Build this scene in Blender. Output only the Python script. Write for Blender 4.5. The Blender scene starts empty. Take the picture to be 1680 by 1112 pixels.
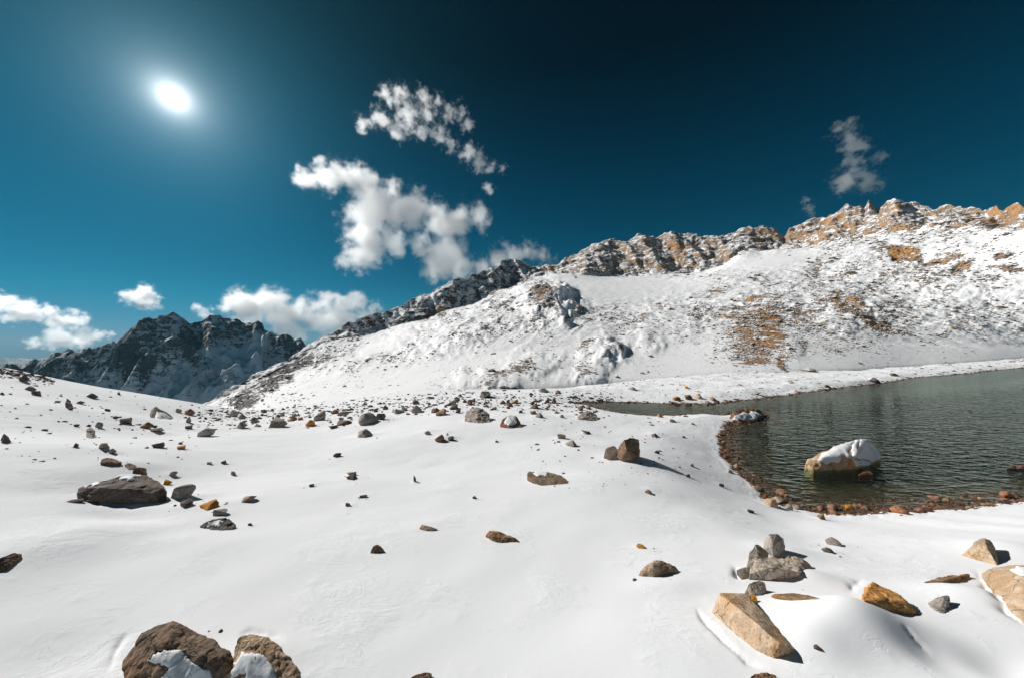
import bpy, bmesh, math, random
import numpy as np
from mathutils import Vector

# ------------------------------------------------------------------ camera, sky, sun, exposure
SC = bpy.context.scene
COL = SC.collection
F, CX, CY = 540.0, 840.0, 556.0            # focal length and centre in photograph pixels
CAM_Z, LAKE_Z = 4.5, -3.0
SUN_AZ, SUN_EL = -63.0, 33.0               # degrees; azimuth from +Y towards +X
cam_data = bpy.data.cameras.new('camera')
cam_data.sensor_width = 36.0
cam_data.lens = 36.0 * F / 1680.0
cam_data.clip_start, cam_data.clip_end = 0.1, 40000.0
cam = bpy.data.objects.new('camera', cam_data)
COL.objects.link(cam)
cam.location = (0, 0, CAM_Z)
cam.rotation_euler = (math.radians(90), 0, 0)
SC.camera = cam

def sun_vec(az, el):
    a, e = math.radians(az), math.radians(el)
    return Vector((math.sin(a) * math.cos(e), math.cos(a) * math.cos(e), math.sin(e)))

world = bpy.data.worlds.new('World')
SC.world = world
world.use_nodes = True
def build_world():
    nt = world.node_tree
    nt.nodes.clear()
    N, L = nt.nodes.new, nt.links.new
    out, bg = N('ShaderNodeOutputWorld'), N('ShaderNodeBackground')
    sky = N('ShaderNodeTexSky')
    sky.sky_type = 'NISHITA'
    sky.sun_disc = False
    sky.sun_elevation = math.radians(SUN_EL)
    sky.sun_rotation = math.radians(SUN_AZ)
    sky.altitude = 4500
    sky.air_density, sky.dust_density, sky.ozone_density = 1.0, 0.6, 1.0
    tc, nrm = N('ShaderNodeTexCoord'), N('ShaderNodeVectorMath')
    nrm.operation = 'NORMALIZE'
    L(tc.outputs['Generated'], nrm.inputs[0])
    dot = N('ShaderNodeVectorMath'); dot.operation = 'DOT_PRODUCT'
    L(nrm.outputs[0], dot.inputs[0])
    # the visible sun stands where the photograph shows it
    v = Vector(((284 - CX) / F, 1.0, -(160 - CY) / F)).normalized()
    dot.inputs[1].default_value = v
    ac = N('ShaderNodeMath'); ac.operation = 'ARCCOSINE'; ac.use_clamp = False
    L(dot.outputs['Value'], ac.inputs[0])
    # a thin, polarised high-altitude sky: deep teal low down, close to black overhead
    sep = N('ShaderNodeSeparateXYZ'); L(nrm.outputs[0], sep.inputs[0])
    ramp = N('ShaderNodeValToRGB'); L(sep.outputs[2], ramp.inputs[0])
    el = ramp.color_ramp.elements
    el[0].position, el[0].color = SKY_TINT[0][0], (*SKY_TINT[0][1], 1)
    el[1].position, el[1].color = SKY_TINT[-1][0], (*SKY_TINT[-1][1], 1)
    for p, c in SKY_TINT[1:-1]:
        e = el.new(p); e.color = (*c, 1)
    dark = N('ShaderNodeVectorMath'); dark.operation = 'MULTIPLY'
    L(sky.outputs[0], dark.inputs[0]); L(ramp.outputs[0], dark.inputs[1])
    # aureole: two exponentials of the angle from the sun, and the blown-out disc
    def expo(k, amp, col):
        m = N('ShaderNodeMath'); m.operation = 'MULTIPLY'; m.inputs[1].default_value = -k
        L(ac.outputs[0], m.inputs[0])
        e = N('ShaderNodeMath'); e.operation = 'EXPONENT'; L(m.outputs[0], e.inputs[0])
        s = N('ShaderNodeVectorMath'); s.operation = 'SCALE'
        s.inputs[0].default_value = [c * amp for c in col]
        L(e.outputs[0], s.inputs['Scale'])
        return s
    cur = dark
    for k, amp, col in AUREOLE:
        s = expo(k, amp, col)
        a = N('ShaderNodeVectorMath'); a.operation = 'ADD'
        L(cur.outputs[0], a.inputs[0]); L(s.outputs[0], a.inputs[1])
        cur = a
    L(cur.outputs[0], bg.inputs['Color'])
    bg.inputs['Strength'].default_value = SKY_STRENGTH
    L(bg.outputs[0], out.inputs['Surface'])
SKY_STRENGTH = 0.05
SKY_TINT = ((0.0, (.26, .42, .62)), (.1, (.09, .60, .64)), (.28, (.02, .52, .55)), (.40, (.01, .41, .44)), (.64, (.01, .11, .12)), (1.0, (.01, .05, .06)))
AUREOLE = ((80.0, 60.0, (1.0, 1.0, 1.0)), (22.0, 8.0, (.92, 0.98, 1.0)), (5.5, 4.6, (0.16, 0.72, 1.0)))
build_world()

sun_data = bpy.data.lights.new('sun', 'SUN')
sun_data.energy = 4.3
sun_data.angle = math.radians(0.5)
sun_data.color = (1.0, 0.965, 0.92)
sun = bpy.data.objects.new('sun', sun_data)
COL.objects.link(sun)
sun.rotation_euler = sun_vec(SUN_AZ, SUN_EL).to_track_quat('Z', 'Y').to_euler()

SC.render.engine = 'CYCLES'
SC.view_settings.view_transform = 'Standard'
SC.view_settings.look = 'None'
SC.view_settings.exposure = 0.16
SC.view_settings.gamma = 1.0
SC.cycles.max_bounces = 24
SC.cycles.diffuse_bounces = 4
SC.cycles.transparent_max_bounces = 16
SC.cycles.caustics_reflective = False
SC.cycles.caustics_refractive = False

# ------------------------------------------------------------------ numbers: noise, splines, picking
def _hash(*ints):
    h = np.zeros_like(ints[0], dtype=np.uint32)
    for i, p in zip(ints, (374761393, 668265263, 2246822519, 3266489917)):
        h = h + i.astype(np.int64).astype(np.uint32) * np.uint32(p)
        h = (h ^ (h >> np.uint32(13))) * np.uint32(1274126177)
        h = h ^ (h >> np.uint32(16))
    return h
_ANG = np.linspace(0, 2 * np.pi, 256, endpoint=False)
_C2, _S2 = np.cos(_ANG).astype(np.float32), np.sin(_ANG).astype(np.float32)
_rs = np.random.RandomState(5)
_G3 = _rs.normal(size=(256, 3)); _G3 /= np.linalg.norm(_G3, axis=1)[:, None]
_G3 = _G3.astype(np.float32)

def perlin2(x, y, seed=0):
    xi, yi = np.floor(x), np.floor(y)
    xf, yf = (x - xi).astype(np.float32), (y - yi).astype(np.float32)
    u, v = xf * xf * xf * (xf * (xf * 6 - 15) + 10), yf * yf * yf * (yf * (yf * 6 - 15) + 10)
    sd = np.full(1, seed)
    def g(dx, dy):
        h = _hash(xi + dx, yi + dy, sd + 0 * xi) & np.uint32(255)
        return _C2[h] * (xf - dx) + _S2[h] * (yf - dy)
    a, b, c, d = g(0, 0), g(1, 0), g(0, 1), g(1, 1)
    return 1.5 * ((a + u * (b - a)) * (1 - v) + (c + u * (d - c)) * v)

def perlin3(p, seed=0):
    i = np.floor(p); f = (p - i).astype(np.float32)
    w = f * f * f * (f * (f * 6 - 15) + 10)
    r = 0
    for dx in (0, 1):
        for dy in (0, 1):
            for dz in (0, 1):
                h = _hash(i[:, 0] + dx, i[:, 1] + dy, i[:, 2] + dz, np.full(len(p), seed)) & np.uint32(255)
                g = _G3[h]
                d = g[:, 0] * (f[:, 0] - dx) + g[:, 1] * (f[:, 1] - dy) + g[:, 2] * (f[:, 2] - dz)
                r = r + d * (w[:, 0] if dx else 1 - w[:, 0]) * (w[:, 1] if dy else 1 - w[:, 1]) * (w[:, 2] if dz else 1 - w[:, 2])
    return 1.5 * r

def fbm2(x, y, octv, seed=0, gain=0.5, lac=2.03):
    r, a = 0, 1.0
    for o in range(octv):
        r = r + a * perlin2(x, y, seed + o * 17)
        x, y, a = x * lac + 11.3, y * lac - 7.7, a * gain
    return r
def ridge2(x, y, octv, seed=0, gain=0.5, lac=2.07):
    r, a, w = 0, 1.0, 1.0
    for o in range(octv):
        n = 1 - np.abs(perlin2(x, y, seed + o * 31)) * 1.6
        n = np.clip(n, 0, 1) ** 2
        r = r + a * n * w
        w = np.clip(n * 1.4, 0, 1)
        x, y, a = x * lac + 3.1, y * lac + 9.2, a * gain
    return r - 0.8
def fbm3(p, octv, seed=0, gain=0.5):
    r, a = 0, 1.0
    for o in range(octv):
        r = r + a * perlin3(p, seed + o * 13)
        p, a = p * 2.03 + 5.1, a * gain
    return r
def sstep(a, b, x):
    t = np.clip((x - a) / (b - a), 0, 1)
    return t * t * (3 - 2 * t)
def unproj(px, py, d):
    px, py, d = np.broadcast_arrays(np.asarray(px, float), np.asarray(py, float), np.asarray(d, float))
    return np.stack([(px - CX) / F * d, d, CAM_Z - (py - CY) / F * d], -1)
def proj(P):
    return CX + F * P[..., 0] / P[..., 1], CY - F * (P[..., 2] - CAM_Z) / P[..., 1]

# ------------------------------------------------------------------ the ground's height
# (px, py, depth) landmarks of the snowfield, then free points around and behind the viewpoint
GP = [(840, 1112, 4.4), (840, 900, 7.5), (840, 780, 13.0), (840, 700, 22.5), (840, 668, 32), (700, 690, 26), (700, 665, 36),
      (700, 640, 60), (850, 640, 54), (750, 642, 68), (850, 642, 72), (950, 636, 78), (700, 650, 70), (500, 690, 30), (500, 668, 60), (400, 690, 32), (400, 675, 46), (330, 662, 42), (200, 640, 42),
      (100, 625, 38), (0, 600, 36), (0, 720, 13), (0, 850, 7.5), (0, 1000, 5.2), (250, 800, 11.0), (250, 720, 19), (150, 668, 24), (0, 660, 20), (0, 630, 27), (100, 668, 21), (300, 690, 30), (420, 700, 27),
      (300, 1000, 5.4), (300, 900, 7.2), (560, 900, 7.4), (560, 780, 12.8), (500, 730, 19), (1000, 900, 7.6), (1100, 780, 13.6),
      (1000, 720, 20.5), (1000, 690, 27.5), (1200, 1000, 5.4), (1450, 1100, 4.2), (1500, 960, 6.3), (1400, 900, 8.6), (1640, 900, 8.2),
      (1680, 1050, 4.6), (1300, 870, 10.6), (1000, 628, 68), (1200, 612, 78), (1400, 607, 86), (1550, 597, 100), (1680, 587, 112),
      (1900, 579, 124)]
GX = [list(unproj(*g)) for g in GP]
GX += [[-17, 12, .55], [-60, 36, 1.6], [-93, 60, -4], [-82, 60, -6], [-71, 60, -8.5], [-57, 60, -10], [-49, 60, -9.8], [-43, 60, -9.2], [-80, 85, -19], [-109, 85, -15], [-90, 110, -18], [-28, 75, -13], [-30, 110, -26],
       [-40, 160, -40], [0, -4, 0.2], [0, -25, 0.8], [-30, -20, 1.6], [30, -20, 0.5], [-60, -60, 3], [60, -60, 1], [0, 120, -9], [60, 160, -8],
       [-12, 100, -15], [160, 190, -8], [220, 100, -1], [60, 15, -1.5], [25, 2, -0.2], [-14, 0, .7]]
GX = np.array(GX)
def _tps_k(r2):
    return 0.5 * r2 * np.log(r2 + 1e-9)
def tps_fit(P, lam=3.0):
    n = len(P); d2 = ((P[:, None, :2] - P[None, :, :2]) ** 2).sum(-1)
    A = np.zeros((n + 3, n + 3)); A[:n, :n] = _tps_k(d2) + lam * np.eye(n)
    A[:n, n] = 1; A[:n, n + 1:] = P[:, :2]; A[n, :n] = 1; A[n + 1:, :n] = P[:, :2].T
    return np.linalg.solve(A, np.concatenate([P[:, 2], np.zeros(3)]))
TW = tps_fit(GX)
def tps(x, y):
    r = TW[-3] + TW[-2] * x + TW[-1] * y
    for (a, b, _), w in zip(GX, TW[:-3]):
        r = r + w * _tps_k((x - a) ** 2 + (y - b) ** 2)
    return r

SHORE_NEAR = [(935, 661), (960, 664), (990, 671), (1020, 678), (1060, 682), (1105, 681), (1150, 679), (1182, 681), (1215, 677), (1245, 675), (1252, 681),
              (1222, 689), (1196, 693), (1192, 703), (1186, 714), (1188, 730), (1192, 748), (1203, 765), (1216, 778), (1236, 791), (1248, 806), (1262, 821),
              (1290, 831), (1330, 838), (1372, 842), (1420, 839), (1470, 838), (1530, 834), (1590, 829), (1640, 826), (1690, 823), (1780, 818), (1900, 812), (2150, 800)]
SHORE_FAR = [(2300, 594), (2000, 595), (1800, 599), (1680, 603), (1600, 610), (1550, 615), (1500, 620), (1450, 627), (1400, 633), (1350, 639), (1300, 646),
             (1260, 652), (1220, 657), (1180, 661), (1130, 662), (1090, 661), (1050, 660), (1000, 659), (960, 658)]
def shore_xy(pts):
    a = np.array(pts, float); d = (CAM_Z - LAKE_Z) * F / (a[:, 1] - CY)
    return np.stack([(a[:, 0] - CX) / F * d, d], -1)
LAKE_XY = np.concatenate([shore_xy(SHORE_NEAR), shore_xy(SHORE_FAR)])
# little bays and spits along the shore
def _densify(P, rep):
    Q = []
    for i in range(len(P)):
        a, b = P[i], P[(i + 1) % len(P)]
        for k in range(rep):
            Q.append(a + (b - a) * k / rep)
    return np.array(Q)
LAKE_XY = _densify(LAKE_XY, 3)
_r = np.linalg.norm(LAKE_XY, axis=1)
LAKE_XY = LAKE_XY + 0.011 * _r[:, None] * np.stack([perlin2(LAKE_XY[:, 0] * .9, LAKE_XY[:, 1] * .9, 3), perlin2(LAKE_XY[:, 0] * .9, LAKE_XY[:, 1] * .9, 4)], -1)
def lake_sd(x, y):
    d2 = np.full(x.shape, 1e12); inside = np.zeros(x.shape, bool)
    P = LAKE_XY
    for i in range(len(P)):
        ax, ay = P[i]; bx, by = P[(i + 1) % len(P)]
        ex, ey = bx - ax, by - ay
        t = np.clip(((x - ax) * ex + (y - ay) * ey) / (ex * ex + ey * ey + 1e-12), 0, 1)
        d2 = np.minimum(d2, (x - ax - t * ex) ** 2 + (y - ay - t * ey) ** 2)
        c = ((ay > y) != (by > y)) & (x < ex * (y - ay) / (ey if ey else 1e-9) + ax)
        inside ^= c
    return np.sqrt(d2) * np.where(inside, -1, 1)

def base_height(x, y):
    """the snowfield before drifts: thin-plate surface, bent down to the lake shore"""
    b = tps(x, y)
    near = (x > -8) & (y > 4)
    sd = np.full(x.shape, 99.0)
    if near.any():
        sd[near] = lake_sd(x[near], y[near])
    shore = LAKE_Z + 0.13 * sd + 0.05 * sstep(0, .4, sd)
    w = sstep(0.0, 6.0, sd)
    h = np.where(sd > 0, shore * (1 - w) + (b + np.maximum(LAKE_Z + 0.3 - b, 0) * sstep(16, 6, sd)) * w, LAKE_Z + np.maximum(np.where(sd > -2.5, sd * .10, -.25 + (sd + 2.5) * .2), -3.0) - 0.01)
    far = sstep(20, 60, sd)
    return np.where(sd > 0, h * (1 - far) + b * far, h), sd

def hit(px, py, hfun, dmin=2.0, dmax=200.0):
    """where the sight line through a point of the photograph meets the ground"""
    d = np.exp(np.linspace(math.log(dmin), math.log(dmax), 500))
    P = unproj(np.full(500, px), np.full(500, py), d)
    g = hfun(P[:, 0], P[:, 1])
    k = np.where(P[:, 2] <= g)[0]
    k = k[0] if len(k) else 499
    if k == 0: return P[0]
    a, b = P[k - 1, 2] - g[k - 1], g[k] - P[k, 2]
    t = a / (a + b + 1e-9)
    return P[k - 1] * (1 - t) + P[k] * t
_bh = lambda x, y: base_height(x, y)[0]

# drifts: (px, py, half-width, half-depth, height) in metres; negative heights are wind scoops
DRIFT_PX = [(1390, 1025, 0.75, 0.5, 0.40), (1330, 1060, 0.5, 0.4, 0.14), (1600, 985, 0.75, 0.55, 0.20), (1660, 900, 0.9, 0.8, .14), (1650, 1090, 0.5, 0.3, -0.16),
            (1530, 1075, 0.35, 0.3, -0.10), (1060, 1060, 1.0, 0.8, 0.06), (70, 900, 1.2, 1.2, 0.16), (100, 1080, 0.8, 0.6, -0.07),
            (1290, 905, 0.8, 0.5, 0.12), (1330, 945, .5, .35, .10), (1000, 800, 2.6, 1.6, 0.18), (930, 740, 3.0, 2.0, 0.2), (1040, 762, 1.4, 1.0, 0.25), (640, 880, 2.5, 1.5, .08),
            (200, 845, 1.1, 0.5, -0.14), (120, 780, 1.2, 1.0, 0.12), (220, 765, 1.0, .8, .1), (420, 1075, .6, .3, .05), (500, 800, 3, 2, .12), (700, 760, 3, 2, -.1),
            (1000, 690, 4, 2.5, .2), (1100, 720, 3, 2.5, .22), (700, 715, 4, 3, .25), (400, 720, 5, 3, .2), (1180, 860, 1.5, 1, .1), (1100, 960, .6, .3, .05),
            (1450, 870, 2.0, .8, .08), (330, 890, 1.2, .6, .05)]
DRIFTS = []
for a, b, rx, ry, h in DRIFT_PX:
    p = hit(a, b, _bh)
    DRIFTS.append((p[0], p[1], rx, ry, h))
# stones of the snowfield: px, foot, width and height in the photograph, stone, shape, label
GS = 'stones scattered over the snowfield'
STONES = [
 (2, 647, 6, 5, 'dark', 'round', 'tiny dark stone at the left edge below the rubble hill'),
 (33, 624, 15, 12, 'dark', 'peak', 'largest black stone at the foot of the rubble hill'),
 (45, 640, 15, 8, 'dark', 'flat', 'flat black stone just below the foot of the rubble hill'),
 (56, 648, 12, 8, 'dark', 'flat', 'dark slanted stone second below the rubble hill'),
 (113, 672, 8, 4, 'dark', 'flat', 'tiny slab under the leaning pillar stone'),
 (127, 661, 14, 5, 'dark', 'flat', 'string of dark rock right of the leaning pillar stone'),
 (146, 651, 14, 8, 'dark', 'peak', 'small dark mound of rock on the snow skyline'),
 (193, 647, 5, 6, 'dark', 'peak', 'tiny dark spike standing on the snow skyline'),
 (174, 674, 8, 5, 'dark', 'round', 'small round dark stone alone below the skyline'),
 (93, 660, 8, 4, 'dark', 'flat', 'small dark stone left of the leaning pillar stone'),
 (290, 676, 10, 7, 'grey', 'round', 'small grey stone right behind the snow-plastered wedge'),
 (305, 680, 17, 11, 'red', 'round', 'reddish stone to the right of the snow-plastered wedge'),
 (306, 692, 9, 11, 'grey', 'peak', 'little cairn-like grey stone below the reddish stone'),
 (199, 694, 19, 9, 'dark', 'flat', 'long dark stone slanting down the left slope'),
 (186, 686, 10, 4, 'dark', 'flat', 'thin dark stone just above the long slanting one'),
 (235, 702, 20, 11, 'brown', 'peak', 'pointed brown stone left of a long flat one'),
 (252, 709, 24, 8, 'grey', 'flat', 'long flat grey stone below the snow-plastered wedge'),
 (251, 701, 9, 4, 'dark', 'flat', 'small dark stone resting above the long flat grey one'),
 (159, 701, 12, 10, 'grey', 'round', 'grey stone slanting above the squat grey block'),
 (122, 699, 10, 4, 'dark', 'flat', 'thin dark sliver left of the squat grey block'),
 (121, 733, 11, 8, 'dark', 'peak', 'small dark peaked stone below the squat grey block'),
 (165, 737, 16, 12, 'tan', 'flat', 'long tan rib of rock slanting to the right'),
 (181, 743, 12, 10, 'grey', 'peak', 'pointed grey stone right of the tan rib'),
 (254, 734, 18, 8, 'dark', 'flat', 'dark two-humped stone on the open left slope'),
 (292, 736, 16, 5, 'orange', 'flat', 'thin pale orange stone right of the two-humped one'),
 (4, 725, 12, 17, 'dark', 'peak', 'dark cairn-shaped stone at the left edge'),
 (279, 780, 13, 7, 'grey', 'flat', 'small grey stone behind the perched rust block'),
 (332, 716, 28, 15, 'grey', 'round', 'cracked grey rock pile left of the rubble line'),
 (308, 703, 14, 6, 'dark', 'flat', 'small dark ledge above the cracked grey rock pile'),
 (394, 702, 18, 12, 'grey', 'peak', 'dark grey stone cluster below the dark gully'),
 (381, 683, 15, 10, 'grey', 'round', 'square grey stone at the mouth of the dark gully'),
 (393, 687, 16, 10, 'grey', 'peak', 'pale grey stone right of the gully mouth'),
 (447, 700, 33, 14, 'grey', 'flat', 'large flat grey block with a broken top in the rubble line'),
 (447, 687, 4, 7, 'dark', 'peak', 'little dark stone standing behind the large flat grey block'),
 (422, 700, 11, 5, 'grey', 'flat', 'small stone left of the large flat grey block'),
 (472, 691, 13, 5, 'orange', 'flat', 'small orange stone right of the large flat grey block'),
 (480, 689, 12, 9, 'grey', 'round', 'grey stone behind the small orange stone'),
 (490, 689, 11, 5, 'red', 'flat', 'small reddish stone right of the orange one'),
 (521, 690, 21, 18, 'grey', 'round', 'smooth round grey boulder on the rubble line'),
 (508, 698, 18, 11, 'orange', 'round', 'orange and grey stone in front of the smooth round boulder'),
 (556, 697, 30, 9, 'dark', 'flat', 'wide dark stone heap right of the smooth round boulder'),
 (545, 703, 16, 6, 'dark', 'flat', 'dark stone lying in front of the wide dark heap'),
 (600, 695, 36, 19, 'grey', 'round', 'big grey boulder half buried in a snow bank'),
 (624, 688, 18, 12, 'dark', 'round', 'dark stone touching the right of the half-buried grey boulder'),
 (593, 717, 28, 14, 'grey', 'round', 'rounded brown-grey boulder alone in front of the rubble line'),
 (550, 749, 17, 6, 'dark', 'flat', 'small dark green-grey stone alone on the open snow'),
 (575, 780, 18, 5, 'tan', 'flat', 'tan capstone shaped like a mushroom top'),
 (576, 786, 20, 6, 'dark', 'flat', 'dark base of rock under the mushroom capstone'),
 (381, 779, 8, 7, 'tan', 'round', 'tiny tan pebble on the open snow above the low dark brown boulder'),
 (342, 761, 8, 4, 'grey', 'flat', 'tiny grey pebble left of a twin sliver'),
 (366, 760, 11, 5, 'dark', 'flat', 'tiny dark sliver tilted on the open snow'),
 (510, 798, 9, 5, 'dark', 'flat', 'tiny dark sliver left of the dark base rock'),
 (547, 678, 15, 8, 'dark', 'peak', 'dark stone behind the wide dark heap'),
 (562, 681, 18, 7, 'grey', 'flat', 'grey stone between the dark heap and the half-buried boulder'),
 (722, 681, 21, 11, 'tan', 'round', 'smooth tan stone left of the large cleft boulder'),
 (741, 664, 15, 8, 'grey', 'round', 'upper grey stone of a pile behind the tan stone'),
 (743, 671, 17, 8, 'dark', 'round', 'middle dark stone of a pile behind the tan stone'),
 (750, 677, 12, 6, 'dark', 'flat', 'lowest dark stone of a pile right of the tan stone'),
 (713, 677, 20, 9, 'dark', 'round', 'dark stone touching the back of the smooth tan stone'),
 (683, 677, 25, 15, 'grey', 'peak', 'grey stone heap in the middle of the rubble line'),
 (652, 678, 19, 8, 'grey', 'flat', 'sloping grey slab left of the grey stone heap'),
 (663, 673, 11, 7, 'grey', 'round', 'small stone on the upper end of the sloping grey slab'),
 (797, 652, 20, 13, 'grey', 'round', 'big brown-grey stone at the foot of the mountainside'),
 (878, 670, 18, 12, 'brown', 'peak', 'rusty brown stone right above the snow-wrapped pink boulder'),
 (885, 685, 16, 10, 'grey', 'peak', 'grey pointed stone below the rusty brown one'),
 (875, 678, 12, 5, 'tan', 'flat', 'flat tan stone between the rusty and the grey pointed stones'),
 (825, 662, 12, 7, 'brown', 'round', 'olive-brown stone behind the large cleft boulder'),
 (842, 661, 16, 6, 'tan', 'flat', 'flat tan stone right of the olive-brown one'),
 (910, 661, 9, 7, 'red', 'round', 'pink stone near the narrow end of the lake'),
 (898, 660, 9, 9, 'dark', 'peak', 'dark peaked stone left of the pink stone'),
 (893, 643, 21, 7, 'grey', 'flat', 'long grey stone on the snow beyond the narrow end of the lake'),
 (938, 732, 23, 11, 'grey', 'peak', 'pointed grey stone left of the upright boulder'),
 (921, 719, 17, 9, 'tan', 'flat', 'tan stone behind the pointed grey stone'),
 (961, 712, 21, 5, 'dark', 'flat', 'thin dark stone between the arched and the upright boulders'),
 (720, 724, 18, 12, 'brown', 'round', 'brown round stone of a pair joined by snow'),
 (737, 722, 14, 8, 'dark', 'flat', 'dark flat stone of a pair joined by snow'),
 (734, 714, 5, 5, 'tan', 'peak', 'tiny stone standing on the dark flat one of the pair'),
 (701, 713, 12, 7, 'grey', 'round', 'small grey stone left of the joined pair'),
 (815, 725, 7, 4, 'dark', 'peak', 'tiny dark stone below the large cleft boulder'),
 (679, 789, 6, 10, 'dark', 'flat', 'thin upright dark chip on the open snow'),
 (923, 685, 10, 6, 'grey', 'flat', 'small grey stone left of the arched boulder'),
 (913, 676, 6, 7, 'grey', 'peak', 'tiny grey spike above the arched boulder'),
 (855, 677, 9, 5, 'dark', 'round', 'small dark stone above the pink boulder'),
 (779, 818, 9, 4, 'dark', 'flat', 'tiny dark chip in the middle of the snowfield'),
 (594, 816, 14, 4, 'dark', 'flat', 'flat dark chip above the brown pyramid stone'),
 (1065, 810, 13, 5, 'brown', 'flat', 'small brown chip right of the flat snow-topped boulder'),
 (1056, 900, 18, 4, 'orange', 'flat', 'thin orange sliver above the pyramid-topped boulder'),
 (571, 830, 10, 6, 'tan', 'flat', 'tiny tan flakes on the snow below the flat dark chip'),
 (288, 817, 37, 21, 'grey', 'flat', 'sloping grey stone at the right end of the long dark boulder'),
 (297, 831, 25, 9, 'dark', 'flat', 'small dark stone in front of the sloping grey stone'),
 (338, 834, 32, 8, 'orange', 'flat', 'flat orange stone above the low dark brown boulder'),
 (356, 844, 23, 9, 'grey', 'flat', 'flat grey stone just below the flat orange stone'),
 (400, 822, 26, 8, 'tan', 'flat', 'flat tan stone alone to the right of the orange one'),
 (268, 794, 15, 6, 'orange', 'flat', 'orange chip behind the right end of the long dark boulder'),
 (1373, 895, 24, 8, 'grey', 'flat', 'low grey-brown stone on the snow below the lake'),
 (1364, 907, 20, 8, 'dark', 'peak', 'dark pointed stone in front of the low grey-brown one'),
 (408, 862, 8, 4, 'dark', 'flat', 'tiny dark chip right of the low dark brown boulder'),
 (1130, 783, 12, 5, 'dark', 'flat', 'small dark chip on the snow left of the lake shore'),
 (1184, 798, 10, 6, 'dark', 'flat', 'small dark chip on the snow nearest the lake corner'),
 (1075, 716, 14, 6, 'dark', 'peak', 'small dark tip above the shadow of the upright boulder'),
 (1084, 684, 10, 6, 'orange', 'round', 'orange stone on the near bank of the narrow lake end'),
 (1105, 692, 14, 5, 'grey', 'flat', 'grey stone right of the orange bank stone'),
 (1272, 832, 26, 13, 'pale', 'round', 'pale pink stone with snow beside it at the lake corner'),
 (1297, 836, 16, 9, 'grey', 'round', 'grey snow-dusted stone right of the pale pink corner stone'),
 (1350, 852, 14, 11, 'brown', 'peak', 'brown upright stone with a shadow just off the near lake bank'),
 (1236, 842, 14, 6, 'dark', 'flat', 'dark chip with snow left of the lake corner'),
 (1320, 812, 10, 7, 'red', 'round', 'red stone standing in the shallows off the near bank'),
 (1292, 816, 9, 6, 'red', 'round', 'dark red stone in the shallows nearest the lake corner'),
 (1395, 836, 16, 9, 'orange', 'round', 'bright orange-red stone on the near lake bank'),
 (1352, 838, 15, 8, 'red', 'round', 'red stone left of the bright orange-red bank stone'),
 (1368, 841, 16, 9, 'brown', 'round', 'brown stone touching the bright orange-red bank stone'),
 (1486, 843, 28, 12, 'red', 'peak', 'split red stone with a pale shard on the near lake bank'),
 (1512, 840, 14, 7, 'red', 'round', 'red stone right of the split bank stone'),
 (1557, 824, 14, 10, 'brown', 'peak', 'brown stone standing in the shallows off the right part of the bank'),
 (1660, 818, 22, 12, 'red', 'round', 'large red stone on the bank near the right edge'),
 (1655, 824, 14, 7, 'red', 'round', 'small red stone in front of the large one near the right edge'),
 (1217, 683, 14, 12, 'pale', 'peak', 'pale pointed stone at the base of the rock spit'),
 (1210, 768, 10, 8, 'pale', 'round', 'pale stone on the left bank of the lake'),
 (1200, 776, 12, 6, 'grey', 'flat', 'grey stone on the snow beside the left bank'),
 (1112, 657, 15, 8, 'red', 'round', 'rust-brown stone at the left of a cluster on the far lake bank'),
 (1130, 655, 16, 9, 'brown', 'round', 'brown stone in the middle of a cluster on the far lake bank'),
 (1148, 654, 18, 11, 'pale', 'peak', 'pale pointed stone, largest of a cluster on the far lake bank'),
 (1172, 657, 13, 7, 'tan', 'round', 'tan stone at the right of a cluster on the far lake bank'),
 (1128, 637, 9, 5, 'orange', 'round', 'small orange stone on the snow above the far bank cluster'),
 (1038, 640, 14, 6, 'grey', 'flat', 'grey stone on the snow beyond the narrow lake end, right of the long one'),
 (1246, 648, 14, 6, 'grey', 'flat', 'grey stone on the far lake bank right of the cluster'),
 (1360, 636, 11, 6, 'dark', 'flat', 'dark stone on the far lake bank below the orange scree'),
 (1300, 628, 9, 5, 'tan', 'peak', 'small tan stone on the snow strip below the orange scree'),
 (1215, 633, 8, 4, 'grey', 'flat', 'small grey stone on the snow strip left of the small tan one'),
 (1470, 617, 12, 6, 'dark', 'round', 'dark stone on the far lake bank toward the right'),
]
for a in STONES:
    p = hit(a[0], a[1], _bh); q = p[1] / F
    if p[2] > LAKE_Z + .25:
        DRIFTS.append((p[0] + .25 * a[2] * q, p[1] + .1 * a[2] * q, .95 * a[2] * q, .75 * a[2] * q, .24 * a[3] * q))
# wind-cut grooves along the boulders: polyline in the photograph, width, depth
GROOVE_PX = [([(1140, 995), (1152, 1015), (1185, 1050), (1225, 1085), (1265, 1098)], 0.045, 0.085),
             ([(1395, 975), (1400, 958), (1415, 950)], 0.06, 0.08), ([(1600, 930), (1625, 975), (1650, 1010), (1690, 1030)], 0.055, 0.10),
             ([(1480, 1040), (1505, 1058), (1530, 1070)], 0.03, 0.05),
             ([(180, 1105), (186, 1070), (198, 1045), (215, 1030)], 0.04, 0.07), ([(388, 1046), (410, 1035), (440, 1040), (470, 1052)], 0.045, 0.06),
             ([(1205, 925), (1210, 945), (1222, 950)], 0.07, 0.1), ([(125, 806), (160, 826), (220, 830), (272, 826)], 0.12, 0.10)]
GROOVES = []
for pl, w, d in GROOVE_PX:
    GROOVES.append((np.array([hit(a, b, _bh)[:2] for a, b in pl]), w, d))

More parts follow.
